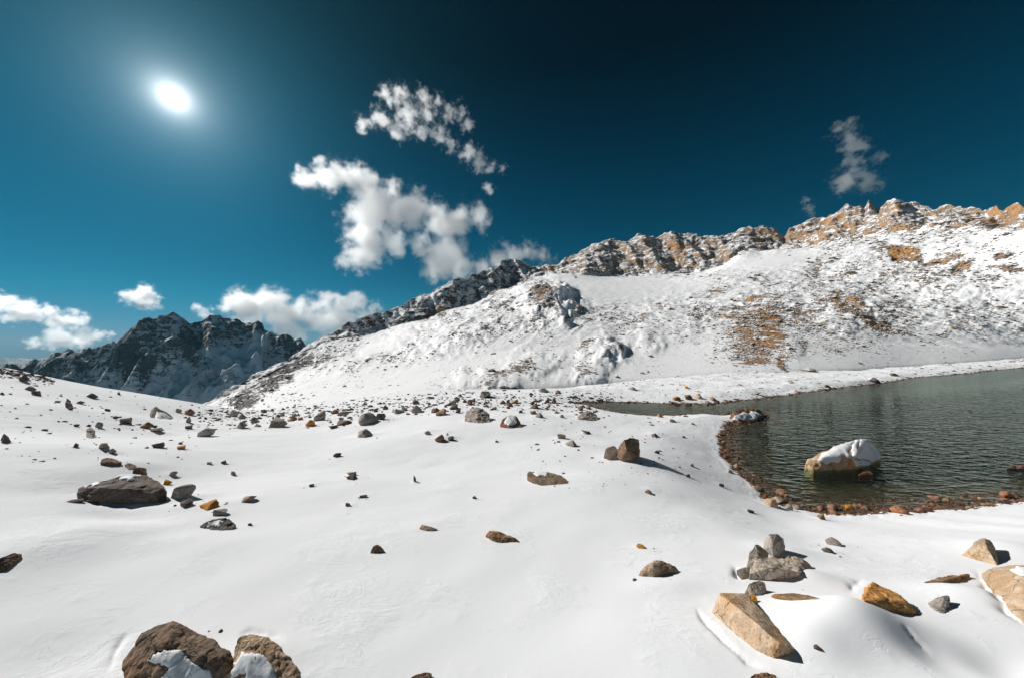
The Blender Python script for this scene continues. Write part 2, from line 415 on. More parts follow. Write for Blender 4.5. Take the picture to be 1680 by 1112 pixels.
def ground(x, y, full=False):
    h, sd = base_height(x, y)
    dist = np.sqrt(x * x + y * y)
    dry = sstep(0.1, 1.5, sd)
    dh = np.zeros(x.shape)
    for cx, cy, rx, ry, a in DRIFTS:
        m = np.where((np.abs(x - cx) < 3 * rx) & (np.abs(y - cy) < 3 * ry))[0]
        if len(m): dh[m] += a * np.exp(-((x[m] - cx) / rx) ** 2 - ((y[m] - cy) / ry) ** 2)
    for pl, w, d in GROOVES:
        bb = (x > pl[:, 0].min() - 1) & (x < pl[:, 0].max() + 1) & (y > pl[:, 1].min() - 1) & (y < pl[:, 1].max() + 1)
        if not bb.any(): continue
        X, Y = x[bb], y[bb]; d2 = np.full(X.shape, 1e9); tt = np.zeros(X.shape)
        for i in range(len(pl) - 1):
            a, e = pl[i], pl[i + 1] - pl[i]
            t = np.clip(((X - a[0]) * e[0] + (Y - a[1]) * e[1]) / (e @ e), 0, 1)
            dd = (X - a[0] - t * e[0]) ** 2 + (Y - a[1] - t * e[1]) ** 2
            tt = np.where(dd < d2, (i + t) / (len(pl) - 1), tt); d2 = np.minimum(d2, dd)
        taper = np.clip(4 * tt * (1 - tt), 0, 1) * np.clip(.75 + .6 * fbm2(X * 3, Y * 3, 2, 77), 0, 1.2)
        ww = w * (1.0 + .6 * fbm2(X * 2.2, Y * 2.2, 2, 78))
        dh[bb] += taper * -.8 * d * np.exp(-(np.sqrt(d2) / ww) ** 1.4)
    # rolling snow, then wind-packed relief
    u, v = x * 0.8 + y * 0.6, -x * 0.6 + y * 0.8            # wind along u
    n = 0.12 * fbm2(x * .10, y * .10, 2, 40) * sstep(6, 25, dist) + 0.018 * fbm2(u * .35, v * .6, 2, 41)
    n = n + 0.02 * sstep(12, 40, dist) * fbm2(u * .9, v * 1.6, 3, 51)
    n = n + .20 * sstep(42, 60, dist) * sstep(4, 14, x) * fbm2(x * .17, y * .17, 4, 52)
    h = h + dry * (dh + n) + (1 - dry) * 0.03 * fbm2(x * 3, y * 3, 3, 60)
    return (h, sd) if full else h
G = lambda x, y: ground(np.atleast_1d(np.asarray(x, float)), np.atleast_1d(np.asarray(y, float)))

# ------------------------------------------------------------------ mesh and material helpers
def mesh_obj(name, V, Fc, mat=None, smooth=True, attrs=None, parent=None):
    me = bpy.data.meshes.new(name)
    V = np.asarray(V, np.float32); Fc = np.asarray(Fc, np.int32)
    n = Fc.shape[1]
    me.vertices.add(len(V)); me.vertices.foreach_set('co', V.ravel())
    me.loops.add(Fc.size); me.loops.foreach_set('vertex_index', Fc.ravel())
    me.polygons.add(len(Fc)); me.polygons.foreach_set('loop_start', np.arange(0, Fc.size, n, dtype=np.int32))
    me.update(calc_edges=True)
    me.polygons.foreach_set('use_smooth', np.full(len(Fc), smooth))
    for k, a in (attrs or {}).items():
        at = me.attributes.new(k, 'FLOAT', 'POINT'); at.data.foreach_set('value', np.asarray(a, np.float32).ravel())
    if mat: me.materials.append(mat)
    o = bpy.data.objects.new(name, me); COL.objects.link(o)
    if parent: o.parent = parent
    return o
def grid_faces(r, c):
    i = np.arange(r * c).reshape(r, c)
    return np.stack([i[:-1, :-1].ravel(), i[:-1, 1:].ravel(), i[1:, 1:].ravel(), i[1:, :-1].ravel()], -1)
def tag(o, label=None, cat=None, group=None, kind=None):
    for k, v in (('label', label), ('category', cat), ('group', group), ('kind', kind)):
        if v: o[k] = v
    return o

class Mat:
    """a small node-tree writer"""
    def __init__(s, name):
        s.m = bpy.data.materials.new(name); s.m.use_nodes = True
        s.nt = s.m.node_tree; s.nt.nodes.clear()
        s.out = s.nt.nodes.new('ShaderNodeOutputMaterial')
    def n(s, typ, **kw):
        nd = s.nt.nodes.new(typ)
        for k, v in kw.items():
            if hasattr(nd, k): setattr(nd, k, v)
        return nd
    def put(s, sock, v):
        if isinstance(v, bpy.types.NodeSocket): s.nt.links.new(v, sock)
        elif v is not None:
            if sock.type == 'RGBA' and len(v) == 3: v = (*v, 1)
            sock.default_value = v
    def math(s, op, a, b=None, c=None, clamp=False):
        nd = s.n('ShaderNodeMath', operation=op, use_clamp=clamp)
        for i, v in enumerate((a, b, c)):
            if v is not None: s.put(nd.inputs[i], v)
        return nd.outputs[0]
    def ramp(s, v, a, b, lo=0.0, hi=1.0):
        nd = s.n('ShaderNodeMapRange', interpolation_type='SMOOTHSTEP')
        for k, x in (('Value', v), ('From Min', a), ('From Max', b), ('To Min', lo), ('To Max', hi)): s.put(nd.inputs[k], x)
        return nd.outputs[0]
    def mix(s, f, a, b, blend='MIX'):
        nd = s.n('ShaderNodeMix', data_type='RGBA', blend_type=blend)
        s.put(nd.inputs[0], f); s.put(nd.inputs[6], a); s.put(nd.inputs[7], b)
        return nd.outputs[2]
    def noise(s, vec, scale, detail=4, rough=.55, dist=0.0):
        nd = s.n('ShaderNodeTexNoise')
        s.put(nd.inputs['Vector'], vec)
        for k, x in (('Scale', scale), ('Detail', detail), ('Roughness', rough), ('Distortion', dist)): s.put(nd.inputs[k], x)
        return nd.outputs['Fac']
    def voro(s, vec, scale, feature='F1', out='Distance'):
        nd = s.n('ShaderNodeTexVoronoi', feature=feature)
        s.put(nd.inputs['Vector'], vec); s.put(nd.inputs['Scale'], scale)
        return nd.outputs[out]
    def scale(s, vec, xyz, rot=None):
        nd = s.n('ShaderNodeMapping'); s.put(nd.inputs['Vector'], vec); nd.inputs['Scale'].default_value = xyz
        if rot: nd.inputs['Rotation'].default_value = rot
        return nd.outputs[0]
    def attr(s, name):
        return s.n('ShaderNodeAttribute', attribute_name=name).outputs['Fac']
    def obj(s): return s.n('ShaderNodeTexCoord').outputs['Object']
    def pos(s): return s.n('ShaderNodeNewGeometry').outputs['Position']
    def nz(s):
        nd = s.n('ShaderNodeSeparateXYZ'); s.put(nd.inputs[0], s.n('ShaderNodeNewGeometry').outputs['Normal']); return nd.outputs[2]
    def bump(s, h, strength, dist, normal=None):
        nd = s.n('ShaderNodeBump'); s.put(nd.inputs['Height'], h); nd.inputs['Strength'].default_value = strength
        nd.inputs['Distance'].default_value = dist
        if normal is not None: s.put(nd.inputs['Normal'], normal)
        return nd.outputs[0]
    def bsdf(s, color, rough=.8, spec=.2, normal=None):
        nd = s.n('ShaderNodeBsdfPrincipled')
        s.put(nd.inputs['Base Color'], color); s.put(nd.inputs['Roughness'], rough)
        s.put(nd.inputs['Specular IOR Level'], spec); s.put(nd.inputs['Normal'], normal)
        s.nt.links.new(nd.outputs[0], s.out.inputs['Surface'])
        return s.m

SNOW = (0.86, 0.87, 0.885)
def snow_ground_mat():
    m = Mat('snow_ground'); p = m.pos()
    wet = m.attr('bed'); rub = m.attr('rub')
    fine = m.noise(p, 9.0, 5, .6)
    grain = m.noise(p, 70.0, 3, .6)
    st = m.scale(p, (5.0, 11.0, 6.0), (0, 0, math.radians(-37)))
    sas = m.noise(st, 1.6, 5, .62, .5)
    patch = m.ramp(m.noise(p, .22, 3, .5), .45, .65)
    # gravel bed and rubble earth
    vc = m.voro(p, 7.0, 'F1', 'Color'); vd = m.voro(p, 7.0, 'DISTANCE_TO_EDGE')
    sep = m.n('ShaderNodeSeparateColor'); m.put(sep.inputs[0], vc)
    bedc = m.mix(sep.outputs[0], (.21, .098, .05), (.10, .058, .04))
    bedc = m.mix(m.ramp(vd, 0.0, .09, .8, 0), bedc, (.012, .009, .008))
    edge = m.math('ADD', wet, m.math('MULTIPLY', m.math('SUBTRACT', m.noise(p, 2.5, 5, .65), .5), 1.1))
    wm = m.ramp(edge, .46, .54)
    rm = m.ramp(m.math('ADD', rub, m.math('MULTIPLY', m.math('SUBTRACT', m.noise(p, 1.6, 6, .7), .5), 1.6)), .55, .66)
    earth = m.mix(m.noise(p, 3, 4, .6), (.035, .033, .03), (.15, .12, .10))
    snow = m.mix(m.noise(p, .5, 3, .5), SNOW, (.83, .845, .87))
    c = m.mix(rm, snow, earth); c = m.mix(wm, c, bedc)
    h = m.math('ADD', m.math('MULTIPLY', sas, m.math('MULTIPLY_ADD', patch, .55, .10)), m.math('MULTIPLY', fine, .35))
    cf = m.math('FRACT', m.math('MULTIPLY', m.noise(m.scale(p, (.9, 1.7, 1), (0, 0, math.radians(-37))), .8, 6, .62, .6), 7.0))
    crust = m.math('MULTIPLY', m.math('SUBTRACT', m.ramp(cf, 0, .05), cf), m.ramp(m.noise(p, .45, 4, .6), .47, .62))
    h = m.math('MULTIPLY_ADD', crust, 2.2, h)
    b = m.bump(h, .35, .016)
    b = m.bump(grain, .2, .002, b)
    bb = m.math('MULTIPLY', m.math('ADD', vd, m.noise(p, 12, 4, .6)), m.math('MAXIMUM', wm, rm))
    b = m.bump(bb, .8, .05, b)
    return m.bsdf(c, m.ramp(wm, 0, 1, .8, .4), m.ramp(wm, 0, 1, .04, .3), b)

def massif_mat(name, sc=1.0, cold=False):
    m = Mat(name); p = m.pos()
    rock, tan = m.attr('rock'), m.attr('tan')
    nz = m.nz()
    big = m.noise(p, .018 * sc, 5, .6)
    mid = m.noise(p, .11 * sc, 7, .68, .6)
    str_ = m.noise(m.scale(p, (1, 1, 3.2)), .09 * sc, 6, .65, 1.0)      # ledges
    fine = m.noise(p, .9 * sc, 5, .7)
    slope = m.math('SUBTRACT', 1.0, nz)
    v = m.math('MULTIPLY', rock, .95)
    v = m.math('MULTIPLY_ADD', m.math('SUBTRACT', mid, .5), 1.15, v)
    v = m.math('MULTIPLY_ADD', m.math('SUBTRACT', str_, .5), .75, v)
    v = m.math('MULTIPLY_ADD', m.math('SUBTRACT', fine, .5), .85, v)
    v = m.math('MULTIPLY_ADD', slope, .34, v)
    msk = m.ramp(v, .50, .60)
    # pebbly specks where there is some rock
    vd = m.voro(p, .55 * sc)
    sp = m.math('MULTIPLY', m.ramp(vd, .30, .22), m.ramp(m.math('MULTIPLY_ADD', m.math('SUBTRACT', mid, .5), 1.6, rock), .22, .55))
    msk = m.math('MAXIMUM', msk, m.math('MULTIPLY', sp, .8))
    g = m.mix(m.noise(p, .4 * sc, 5, .7), (.05, .048, .046), (.22, .20, .18))
    t = m.mix(m.noise(p, .25 * sc, 6, .7), (.30, .195, .12), (.64, .44, .27))
    o = m.mix(m.noise(p, .3 * sc, 5, .7), (.46, .21, .07), (.76, .42, .16))
    tt = m.math('MULTIPLY_ADD', m.math('SUBTRACT', big, .5), 1.2, tan)
    rc = m.mix(m.ramp(tt, .1, .45), g, t); rc = m.mix(m.ramp(tt, .6, 1.0), rc, o)
    jn = m.math('ABSOLUTE', m.math('SUBTRACT', m.noise(m.scale(p, (1, 1, .55)), .13 * sc, 6, .62, 1.2), .5))
    j2 = m.math('ABSOLUTE', m.math('SUBTRACT', m.noise(m.scale(p, (.7, .7, 2.2)), .30 * sc, 4, .6, .8), .5))
    rc = m.mix(m.math('MULTIPLY', m.math('MAXIMUM', m.ramp(jn, .035, .0), m.ramp(j2, .03, .0)), .5), rc, (.055, .042, .034))
    msk = m.math('MULTIPLY', msk, m.ramp(m.math('ADD', m.noise(m.scale(p, (.6, .6, 2.6)), .22 * sc, 4, .6, .6), m.math('MULTIPLY', slope, .18)), .40, .49))
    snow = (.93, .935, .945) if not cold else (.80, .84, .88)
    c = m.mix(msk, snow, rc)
    h = m.math('ADD', m.math('MULTIPLY', mid, 1.0), m.math('MULTIPLY', fine, .3))
    h = m.math('MULTIPLY_ADD', str_, .6, h)
    h = m.math('MULTIPLY', h, m.math('MULTIPLY_ADD', msk, .85, .10))
    b = m.bump(h, .9, 2.2 / sc)
    return m.bsdf(c, .85, .12, b)

def rock_mat(name, lo, hi, accent, speck=.0, band=.0, dark=(.02, .018, .016)):
    """stone: mottled base, stained accent, grain speckle, cracks; the random value of each object shifts it"""
    m = Mat(name); p = m.obj()
    rnd = m.n('ShaderNodeObjectInfo').outputs['Random']
    off = m.n('ShaderNodeVectorMath', operation='ADD'); m.put(off.inputs[0], p)
    cx = m.n('ShaderNodeCombineXYZ'); m.put(cx.inputs[0], m.math('MULTIPLY', rnd, 37.0)); m.put(cx.inputs[2], m.math('MULTIPLY', rnd, 11.0))
    m.put(off.inputs[1], cx.outputs[0]); q = off.outputs[0]
    n1 = m.noise(q, 3.2, 8, .68, .4); n2 = m.noise(q, 14.0, 7, .7); n3 = m.noise(q, 1.3, 4, .6, 1.0)
    c = m.mix(m.ramp(n1, .33, .68), lo, hi)
    c = m.mix(m.math('MULTIPLY', m.ramp(n3, .48, .66), .85), c, accent)
    if band:
        w = m.n('ShaderNodeTexWave', wave_type='BANDS', bands_direction='DIAGONAL'); m.put(w.inputs['Vector'], q)
        for k, x in (('Scale', 4.0), ('Distortion', 7.0), ('Detail', 5.0), ('Detail Scale', 1.6)): w.inputs[k].default_value = x
        c = m.mix(m.math('MULTIPLY', w.outputs['Fac'], band), c, [x * .45 for x in lo])
    g = m.noise(q, 48.0, 3, .75)
    c = m.mix(m.ramp(g, .57, .66, 0, speck), c, dark)
    c = m.mix(m.ramp(g, .42, .34, 0, speck * .5), c, [min(1, x * 1.5) for x in hi])
    crack = m.ramp(m.voro(m.scale(m.mix(.35, q, m.n('ShaderNodeTexNoise').outputs['Color']), (1, 1, 1.7)), 2.1, 'DISTANCE_TO_EDGE'), .018, .0)
    c = m.mix(m.math('MULTIPLY', crack, .6), c, dark)
    hsv = m.n('ShaderNodeHueSaturation'); m.put(hsv.inputs['Color'], c)
    m.put(hsv.inputs['Value'], m.math('MULTIPLY_ADD', rnd, .3, .88)); m.put(hsv.inputs['Saturation'], m.math('MULTIPLY_ADD', rnd, .35, .8))
    h = m.math('ADD', m.math('MULTIPLY', n1, .6), m.math('MULTIPLY', n2, .35)); h = m.math('SUBTRACT', h, m.math('MULTIPLY', crack, .25))
    b = m.bump(h, .9, .06); b = m.bump(m.noise(q, 30, 6, .75), .6, .02, b); b = m.bump(g, .5, .008, b)
    return m.bsdf(hsv.outputs[0], .82, .25, b)

def snow_cap_mat():
    m = Mat('snow_cap'); p = m.pos()
    h = m.math('ADD', m.noise(p, 6, 5, .6), m.math('MULTIPLY', m.noise(p, 60, 3, .6), .15))
    return m.bsdf(SNOW, .6, .2, m.bump(h, .5, .03))

M_GROUND = snow_ground_mat()
M_MASSIF = massif_mat('snowy_rock')
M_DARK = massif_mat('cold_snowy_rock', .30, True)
M_SNOW = snow_cap_mat()
ROCKS = {
    'grey': rock_mat('grey_stone', (.27, .235, .20), (.52, .465, .41), (.38, .29, .215), .35),
    'warm': rock_mat('warm_grey_stone', (.36, .305, .25), (.62, .545, .46), (.48, .37, .27), .4),
    'dark': rock_mat('dark_stone', (.10, .08, .066), (.25, .20, .165), (.19, .13, .09), .25),
    'tan': rock_mat('tan_stone', (.32, .22, .145), (.56, .42, .30), (.40, .24, .12), .55),
    'pale': rock_mat('pale_granite', (.44, .31, .20), (.68, .52, .37), (.56, .31, .13), .75),
    'brown': rock_mat('brown_stone', (.17, .115, .075), (.42, .29, .19), (.36, .19, .09), .3, .3),
    'orange': rock_mat('orange_stone', (.56, .23, .045), (.78, .40, .10), (.66, .25, .045), .15, .0),
    'red': rock_mat('red_stone', (.24, .11, .065), (.46, .25, .16), (.38, .16, .08), .3),
}

# ------------------------------------------------------------------ setting: snowfield, lake, mountains
def build_ground():
    th = np.concatenate([np.linspace(-180, -59, 60, endpoint=False), np.linspace(-59, 59, 940, endpoint=False), np.linspace(59, 180, 61)])
    r = np.concatenate([np.linspace(.05, 2.4, 14, endpoint=False), np.exp(np.linspace(math.log(2.4), math.log(260), 560))])
    T, R = np.meshgrid(np.radians(th), r)
    x, y = (R * np.sin(T)).ravel(), (R * np.cos(T)).ravel()
    h, sd = ground(x, y, True)
    bed = np.clip(.66 - sd * .85, 0, 1) * (sd < 3)
    px = np.where(y > .5, CX + F * x / np.maximum(y, .5), -999); py = CY + F * (CAM_Z - h) / np.maximum(y, .5)
    dist = np.hypot(x, y)
    rub = .75 * np.exp(-(((px + 20) / 70) ** 2 + ((py - 600) / 26) ** 2)) * (y > 5)
    rub += .22 * np.exp(-((py - 668) / 16) ** 2) * sstep(330, 460, px) * sstep(1000, 860, px)
    global GRID; GRID = (np.radians(th), np.log(r), h.reshape(len(r), len(th)))
    o = mesh_obj('snow_ground', np.stack([x, y, h], -1), grid_faces(len(r), len(th)), M_GROUND, True, {'bed': bed, 'rub': rub})
    tag(o, 'wind-packed snowfield sloping from the viewpoint down to the lake', kind='structure')

def build_lake():
    P = LAKE_XY; n = len(P)
    e = np.roll(P, -1, 0) - np.roll(P, 1, 0)
    nrm = np.stack([e[:, 1], -e[:, 0]], -1); nrm /= np.linalg.norm(nrm, axis=1)[:, None] + 1e-9
    area = .5 * np.sum(P[:, 0] * np.roll(P[:, 1], -1) - np.roll(P[:, 0], -1) * P[:, 1])
    Q = P + nrm * (0.25 if area > 0 else -0.25)
    bm = bmesh.new()
    f = bm.faces.new([bm.verts.new((a, b, LAKE_Z)) for a, b in Q])
    bmesh.ops.triangulate(bm, faces=[f])
    bm.normal_update()
    if sum(q.normal.z for q in bm.faces) < 0: bmesh.ops.reverse_faces(bm, faces=bm.faces)
    me = bpy.data.meshes.new('lake_water'); bm.to_mesh(me); bm.free()
    m = Mat('lake_water'); p = m.pos()
    w1 = m.noise(m.scale(p, (.75, 1.9, 1), (0, 0, math.radians(12))), 1.2, 1.5, .45, .5)
    w2 = m.noise(m.scale(p, (1.0, 2.4, 1), (0, 0, math.radians(-14))), 2.0, 1.5, .45, .4)
    w0 = m.noise(m.scale(p, (.5, 1.5, 1)), .25, 2, .5)
    sx = m.n('ShaderNodeSeparateXYZ'); m.put(sx.inputs[0], p)
    calm = m.ramp(m.math('MULTIPLY_ADD', sx.outputs[0], -.35, sx.outputs[1]), 20, 30, 1.0, .12)     # sheltered under the far slope
    h = m.math('MULTIPLY', m.math('ADD', w1, m.math('MULTIPLY', w2, .5)), m.math('MULTIPLY', calm, m.math('MULTIPLY_ADD', w0, 1.0, .55)))
    b = m.bump(h, 1.0, .175)
    fr = m.n('ShaderNodeFresnel'); bf = m.n('ShaderNodeNewGeometry').outputs['Backfacing']; m.put(fr.inputs['IOR'], m.math('MULTIPLY_ADD', bf, 1 / 1.33 - 1.33, 1.33)); m.put(fr.inputs['Normal'], b)
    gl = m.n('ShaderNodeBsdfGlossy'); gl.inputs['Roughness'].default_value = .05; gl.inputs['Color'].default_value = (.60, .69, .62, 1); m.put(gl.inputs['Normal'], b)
    tr = m.n('ShaderNodeBsdfTransparent'); tr.inputs['Color'].default_value = (.93, .96, .95, 1)
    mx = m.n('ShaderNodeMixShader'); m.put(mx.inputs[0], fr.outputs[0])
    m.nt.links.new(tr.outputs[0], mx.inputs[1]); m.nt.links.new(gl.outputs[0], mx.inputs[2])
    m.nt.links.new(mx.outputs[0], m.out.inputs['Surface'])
    va = m.n('ShaderNodeVolumeAbsorption'); va.inputs['Color'].default_value = (.36, .64, .52, 1); va.inputs['Density'].default_value = 1.25
    m.nt.links.new(va.outputs[0], m.out.inputs['Volume'])
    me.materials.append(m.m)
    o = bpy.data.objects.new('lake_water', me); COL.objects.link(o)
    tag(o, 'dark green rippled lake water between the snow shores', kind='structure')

def blob(px, py, cx, cy, rx, ry, rot=0.0):
    c, s = math.cos(math.radians(rot)), math.sin(math.radians(rot))
    dx, dy = px - cx, py - cy
    a, b = (dx * c + dy * s) / rx, (-dx * s + dy * c) / ry
    return np.exp(-(a * a + b * b) ** 1.5)

def loft(lines, cols, counts, crest=None):
    """rows of points run through feature lines given as (px -> x, y, z) arrays"""
    rows = []
    for k in range(len(lines) - 1):
        t = np.linspace(0, 1, counts[k], endpoint=False)[:, None, None]
        rows.append(lines[k][None] * (1 - t) + lines[k + 1][None] * t)
    rows.append(lines[-1][None])
    P = np.concatenate(rows, 0)
    for _ in range(6):                                       # round the corners between lines
        P[1:-1] = .25 * P[:-2] + .5 * P[1:-1] + .25 * P[2:]
        if crest: P[sum(counts[:crest])] = lines[crest]
    return P
def line(cols, ctrl):
    c = np.array(ctrl, float)
    return unproj(cols, np.interp(cols, c[:, 0], c[:, 1]), np.interp(cols, c[:, 0], c[:, 2]))

CREST = [(240, 690, 150), (327, 664, 160), (345, 655, 168), (380, 635, 190), (420, 613, 210), (463, 592, 230), (500, 570, 260), (525, 552, 278), (550, 540, 290), (575, 529, 300), (600, 517, 315), (640, 508, 340),
         (660, 497, 352), (680, 490, 365), (720, 469, 390), (760, 456, 415), (785, 449, 430), (800, 441, 440), (822, 432, 455), (845, 422, 470), (870, 434, 485), (895, 437, 500), (915, 432, 515),
         (930, 426, 525), (955, 409, 535), (980, 399, 540), (1000, 394, 545), (1020, 394, 546), (1050, 386, 545), (1085, 387, 540), (1100, 380, 535), (1140, 387, 525), (1165, 387, 515), (1190, 386, 505),
         (1215, 377, 490), (1235, 374, 480), (1260, 374, 470), (1276, 380, 462), (1286, 390, 458), (1295, 373, 450), (1340, 362, 430), (1365, 349, 418), (1390, 336, 405), (1412, 340, 395), (1418, 347, 392), (1425, 337, 388),
         (1440, 344, 380), (1455, 332, 372), (1468, 321, 364), (1490, 334, 350), (1530, 340, 322), (1570, 333, 295), (1620, 341, 262), (1650, 340, 242), (1680, 335, 225), (1750, 325, 205), (1900, 315, 180), (2150, 300, 160)]
FOOT = [(240, 720, 100), (330, 682, 100), (400, 674, 62), (500, 667, 60), (600, 655, 60), (700, 641, 60), (800, 637, 60), (900, 634, 64), (1000, 626, 70), (1100, 621, 74),
        (1200, 612, 78), (1300, 609, 80), (1400, 606, 86), (1500, 600, 96), (1600, 592, 104), (1680, 586, 112), (1900, 578, 124), (2150, 572, 136)]
CLIFF = [(240, 692, .98), (330, 668, .97), (463, 610, .96), (520, 566, .955), (560, 556, .95), (600, 548, .95), (650, 535, .94), (700, 522, .93), (760, 502, .93), (800, 486, .93), (845, 468, .94), (880, 456, .95), (900, 450, .95), (930, 448, .94),
         (960, 452, .93), (1000, 455, .93), (1050, 453, .93), (1100, 450, .93), (1150, 447, .93), (1195, 430, .94), (1215, 408, .96), (1250, 413, .96), (1290, 404, .96), (1340, 402, .95), (1380, 392, .94), (1420, 386, .94),
         (1470, 378, .93), (1520, 376, .94), (1570, 376, .94), (1620, 377, .94), (1680, 374, .94), (1900, 360, .93), (2150, 345, .93)]

def blur_cols(A, sig):
    k = np.arange(-int(3 * sig), int(3 * sig) + 1); w = np.exp(-.5 * (k / sig) ** 2); w /= w.sum()
    n = len(k) // 2
    return np.stack([np.convolve(np.pad(A[:, i], n, mode='edge'), w, 'valid') for i in range(A.shape[1])], -1)
def build_massif():
    cols = np.linspace(240, 2150, 1150)
    C, Ft = line(cols, CREST), line(cols, FOOT)
    c = np.array(CLIFF); cd = C[:, 1] * (1 - 1.5 * (1 - np.interp(cols, c[:, 0], c[:, 2])) * np.interp(cols, [840, 930, 1270, 1300], [1.0, 2.4, 2.4, 1.5]))
    K = unproj(cols, np.interp(cols, c[:, 0], c[:, 1]), cd)
    Ft, Ks = blur_cols(Ft, 14), blur_cols(K, 36); K = blur_cols(K, 5)
    U = Ft.copy(); U[:, :2] *= .93; U[:, 2] -= 4.0
    t = .45; Mid = Ft * (1 - t) + Ks * t; zf = np.interp(cols, [800, 1300, 1700], [.40, .35, .27]); Mid[:, 2] = Ft[:, 2] + (Ks[:, 2] - Ft[:, 2]) * zf
    t = .12; Lo = Ft * (1 - t) + Ks * t; Lo[:, 2] = Ft[:, 2] + (Ks[:, 2] - Ft[:, 2]) * .20 * zf
    t = .8; Hi = Ft * (1 - t) + Ks * t; Hi[:, 2] = Ft[:, 2] + (Ks[:, 2] - Ft[:, 2]) * .775
    B1 = C.copy(); B1[:, :2] *= 1.10; B1[:, 2] -= .07 * C[:, 1]
    B2 = C.copy(); B2[:, :2] *= 1.5; B2[:, 2] -= .30 * C[:, 1]
    counts = [8, 45, 130, 105, 45, 75, 18, 8]
    P = loft([U, Ft, Lo, Mid, Hi, K, C, B1, B2], cols, counts, 6)
    R_, C_ = P.shape[:2]
    px, py = proj(P)
    row = np.arange(R_)[:, None] + np.zeros((1, C_))
    r0 = counts[0] + counts[1]; rk = sum(counts[:5]); rc = sum(counts[:6])
    x, y, z = P[..., 0], P[..., 1], P[..., 2]
    up = sstep(counts[0] + 5, r0 + 60, row)
    cliff = sstep(rk - 8, rk + 10, row) * sstep(rc + 14, rc + 2, row)
    # knolls and shoulders on the slope: (px, py, half-width px, half-height px, lift in m)
    BUMP = [(893, 500, 46, 30, 16), (915, 505, 22, 26, 6), (985, 582, 34, 26, 9), (1003, 578, 14, 16, 5), (962, 618, 26, 14, 5), (800, 625, 60, 14, 6), (880, 600, 50, 18, 6), (700, 560, 60, 20, 8),
            (760, 545, 40, 22, 8), (820, 520, 36, 20, 7), (1240, 540, 60, 46, 3), (1390, 520, 50, 26, 6), (1300, 570, 30, 16, 2), (1060, 560, 26, 20, 4),
            (1110, 520, 60, 30, 5), (1560, 480, 60, 40, 6), (1620, 420, 50, 16, 5), (560, 590, 40, 20, 4)]
    lift = np.zeros_like(z)
    pxd = px + 16 * fbm2(px * .035, py * .05, 4, 66); pyd = py + 10 * fbm2(px * .035, py * .05, 4, 67)
    for cx, cy, rx, ry, a in BUMP:
        lift += a * y / F * np.exp(-(((pxd - cx) / rx) ** 2 + ((pyd - cy) / ry) ** 2) ** 1.3) * (row < rk)
    smooth = np.clip(blob(px, py, 1060, 475, 150, 22) + blob(px, py, 960, 470, 60, 20) + blob(px, py, 1265, 428, 85, 16, -6) + blob(px, py, 640, 560, 90, 14, -28), 0, 1)
    q = np.sqrt(x * x + y * y)
    amp = .013 * q * up * (1 - .85 * smooth)
    wl = .012
    gul = ridge2((x * .8 + y * .55) * wl, (-x * .35 + y * .8) * wl * .45, 5, 70, .42)       # gullies down the fall line
    nz = .55 * gul + .45 * fbm2(x * .03, y * .03, 4, 71, .42)
    z = z + lift + amp * nz * .7 * (1 - .6 * sstep(rk, rc, row))
    # crags: broken towers and ledges in the cliff band
    cr = fbm2(x * .04, y * .04, 5, 80, .55)
    cz = fbm3(np.stack([x * .05, y * .05, z * .05], -1).reshape(-1, 3), 4, 81).reshape(z.shape)
    z = z + cliff * .008 * q * cr
    but = fbm2(np.arctan2(x, y) * 11 + z * .008, z * .008, 5, 83, .5)                           # buttresses and gullies down the cliffs
    dep = cliff * (1 - .8 * sstep(rc - 22, rc, row)) * (.010 * cz - .030 * but)
    y2 = y * (1 + dep); x2 = x * (1 + dep)
    # small stuff everywhere on the slope
    z = z + up * (.42 * fbm2(x * .16, y * .16, 4, 90) * (1 - .8 * smooth) * np.clip(q / 150, .15, 1.6))
    ja = np.abs(fbm2(x * .05 + y * .02, z * .09 + y * .03, 5, 93, .55))                     # jointed rock faces
    z = z + cliff * .004 * q * (ja - .4)
    # rock and colour
    rock = .14 + 0 * z
    tan = .12 + .46 * sstep(880, 1000, px)
    def add(cx, cy, rx, ry, rot, s, tn):
        nonlocal rock, tan
        b = blob(.4 * px + .6 * pxd, .4 * py + .6 * pyd, cx, cy, rx, ry, rot)
        rock = np.maximum(rock, s * b); tan = tan * (1 - b) + tn * b
    cs = np.interp(px, [300, 520, 640, 900, 940, 1200, 1280, 1300, 1500, 1560, 1700], [.40, .38, .40, .42, .48, .48, .50, .46, .44, .50, .52])
    ct = np.interp(px, [300, 880, 930, 1000, 1100, 1160, 1220, 1290, 1310, 1480, 1520, 1570, 1700], [0, 0, .6, .58, .72, .62, .38, .38, .68, .7, .5, .66, .7])
    band = sstep(rk - 14, rk + 6, row)
    rock = np.maximum(rock, cs * band); tan = tan * (1 - band) + ct * band
    pf = sstep(900, 1000, px)
    sa, ca = math.sin(math.radians(-33)), math.cos(math.radians(-33))
    su, sv = px * ca + py * sa, -px * sa + py * ca
    sv = sv + 6 * fbm2(px * .02, py * .02, 3, 97)
    streak = fbm2(su * .012, sv * .075, 5, 98, .6)                                       # rock ribs running down the fall line
    rock = np.maximum(rock, (.27 + .06 * pf + (.34 - .12 * pf) * np.clip(streak, -.3, .6)) * up * (1 - smooth) * (1 - .35 * sstep(1480, 1640, px)))
    z = z + np.clip(streak, -.2, .6) * up * (1 - smooth) * (.004 - .0028 * pf) * q * (row < rk)
    add(1113, 412, 26, 28, 20, .60, .85); add(905, 442, 22, 6, -20, .7, .8)
    add(888, 492, 28, 22, 25, .74, .45); add(905, 512, 22, 12, 40, .6, .6)
